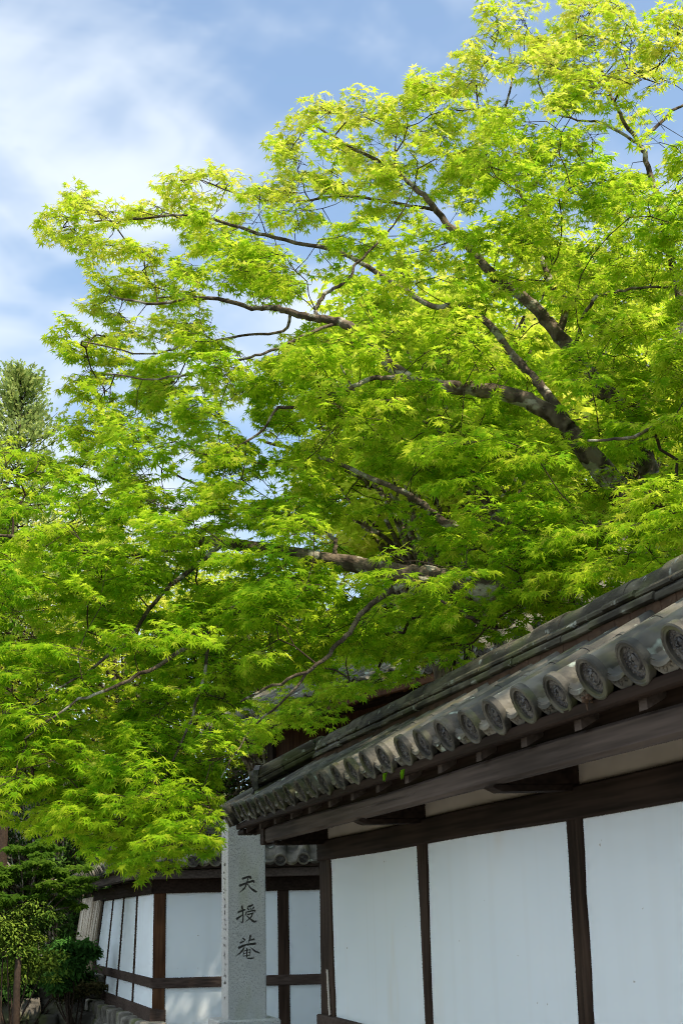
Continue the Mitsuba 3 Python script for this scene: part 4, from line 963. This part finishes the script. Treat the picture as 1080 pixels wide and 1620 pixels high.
for (px, py, Y, r, lab, seed, nc) in ((60, 1330, 30, (2.6, 1.6, 2.0), 'dark evergreen tree in deep shade at the left, behind the wall end', 71, 170), (130, 1440, 29, (1.7, 1.4, 1.7), 'dark evergreen beside the weathered end of the far wall', 72, 130), (330, 1200, 26, (2.6, 2.0, 1.7), 'dark evergreen behind the far wall roof, under the hanging maple branches', 73, 170)):
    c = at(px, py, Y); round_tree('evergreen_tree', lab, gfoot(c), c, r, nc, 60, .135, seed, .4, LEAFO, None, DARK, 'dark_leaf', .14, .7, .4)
# house far behind at the left
HS = thing('house', 'pale grey plastered house wall glimpsed through leaves at the left edge', 'building')
hc = at(52, 1282, 33)
add(HS, 'wall', mikit.ply(box(hc[0] - 2.4, hc[0] + .40, 33, 36, GZ, hc[2] + .42), 'plaster_frieze'))
add(HS, 'roof', mikit.ply(hull([[hc[0] - 2.9 + 3.8 * a, y, z] for a in (0, 1) for (y, z) in ((32.3, hc[2] + .40), (34.5, hc[2] +  1.3), (36.7, hc[2] + .40))]), 'tile_clay'))
# azalea in flower beside the house
az = thing('shrub', 'shrub dotted with pale pink blossom below the hanging branches, far left', 'shrub'); g = np.random.default_rng(81)
c = at(90, 1285, 25); C = c + g.normal(0, 1, (22, 3)) * [.22, .2, .16]
o, t, n, s = clump_leaves(C, g.uniform(.06, .11, 22), 24, .07, g); leafy(az, 'leaves', LEAFO, o, t, n, s, np.tile([.05, .12, .03], (len(o), 1)) * g.uniform(.6, 1.4, (len(o), 1)), 'dark_leaf')
o, t, n, s = clump_leaves(C + [0, -.06, .04], g.uniform(.05, .09, 22), 22, .05, g); leafy(az, 'blossom', LEAFO, o, t, n, s, np.tile([.85, .68, .70], (len(o), 1)))
add(az, 'stems', mikit.ply(cat([tube([[c[0], c[1], GZ], c * .5 + q_ * .5 - [0, 0, .3], q_], [.03, .015, .005], 5) for q_ in C[::2]]), 'bark', True), kind='stuff')
# woods on the hillside: one mass
g = np.random.default_rng(91); nw = 520
wx, wy = g.uniform(-30, 60, nw), g.uniform(38, 75, nw); wz = GZ + np.clip((wy - 40) / 22, 0, 1) * 3.5 + g.uniform(.5, 6.5, nw) * g.uniform(.4, 1, nw)
o, t, n, s = clump_leaves(np.stack([wx, wy, wz], 1), g.uniform(1.1, 2.2, nw), 36, .65, g, .75)
y = np.clip(np.repeat(g.uniform(0, 1, nw), 36) + g.normal(0, .15, len(o)), 0, 1)[:, None]
m = leaves_mesh(LEAFO, o, t, n, s)
scene['woodland'] = mikit.ply(m, 'leaf_vertex', False, color=np.repeat(np.array([.06, .13, .022]) * (1 - y) + np.array([.24, .32, .05]) * y, 6, axis=0))
labels['woodland'] = {'label': 'mixed green woods on the rising hillside behind everything', 'category': 'woods', 'kind': 'stuff'}
# weeds and leaf litter lodged between the eave tiles of the near wall
for (px, py, lab) in ((612, 1222, 'thin green weed hanging from the eave tiles, nearer the stone pillar'), (640, 1216, 'thin green weed growing between eave tiles, right of another weed')):
    k = thing('weed', lab, 'weed', None); g = np.random.default_rng(px); b0 = atx(px, py, XD - .004)
    for q_ in range(5):
        d = np.array([-.012 - .02 * g.random(), g.normal(0, .012), 0]); e1 = b0 + d + [0, 0, -.025 - .025 * g.random()]
        add(k, 'blade', mikit.ply(hull([b0 + [0, -.003, 0], b0 + [0, .003, 0], b0 * .4 + e1 * .6 + [-.008, -.005, .012], b0 * .4 + e1 * .6 + [-.008, .005, .012], e1, b0 + [.001, 0, -.002]]), 'leaf_tone_3'))
k = thing('leaf_litter', 'clump of dry brown leaf litter hanging between two large eave tiles', 'leaf litter'); g = np.random.default_rng(5); b0 = atx(932, 1104, XD + .005)
add(k, 'stalk', mikit.ply(tube([b0 + [.01, 0, .02], b0 + [-.01, .004, -.012], b0 + [-.012, -.004, -.04]], [.004, .005, .002], 5), 'mortar'))
for q_ in range(6):
    r_ = rock((.022, .016, .010), q_ + 3, 1); r_.apply_translation(b0 + g.normal(0, .009, 3)); add(k, 'dry_leaf', mikit.ply(r_, 'mortar'))
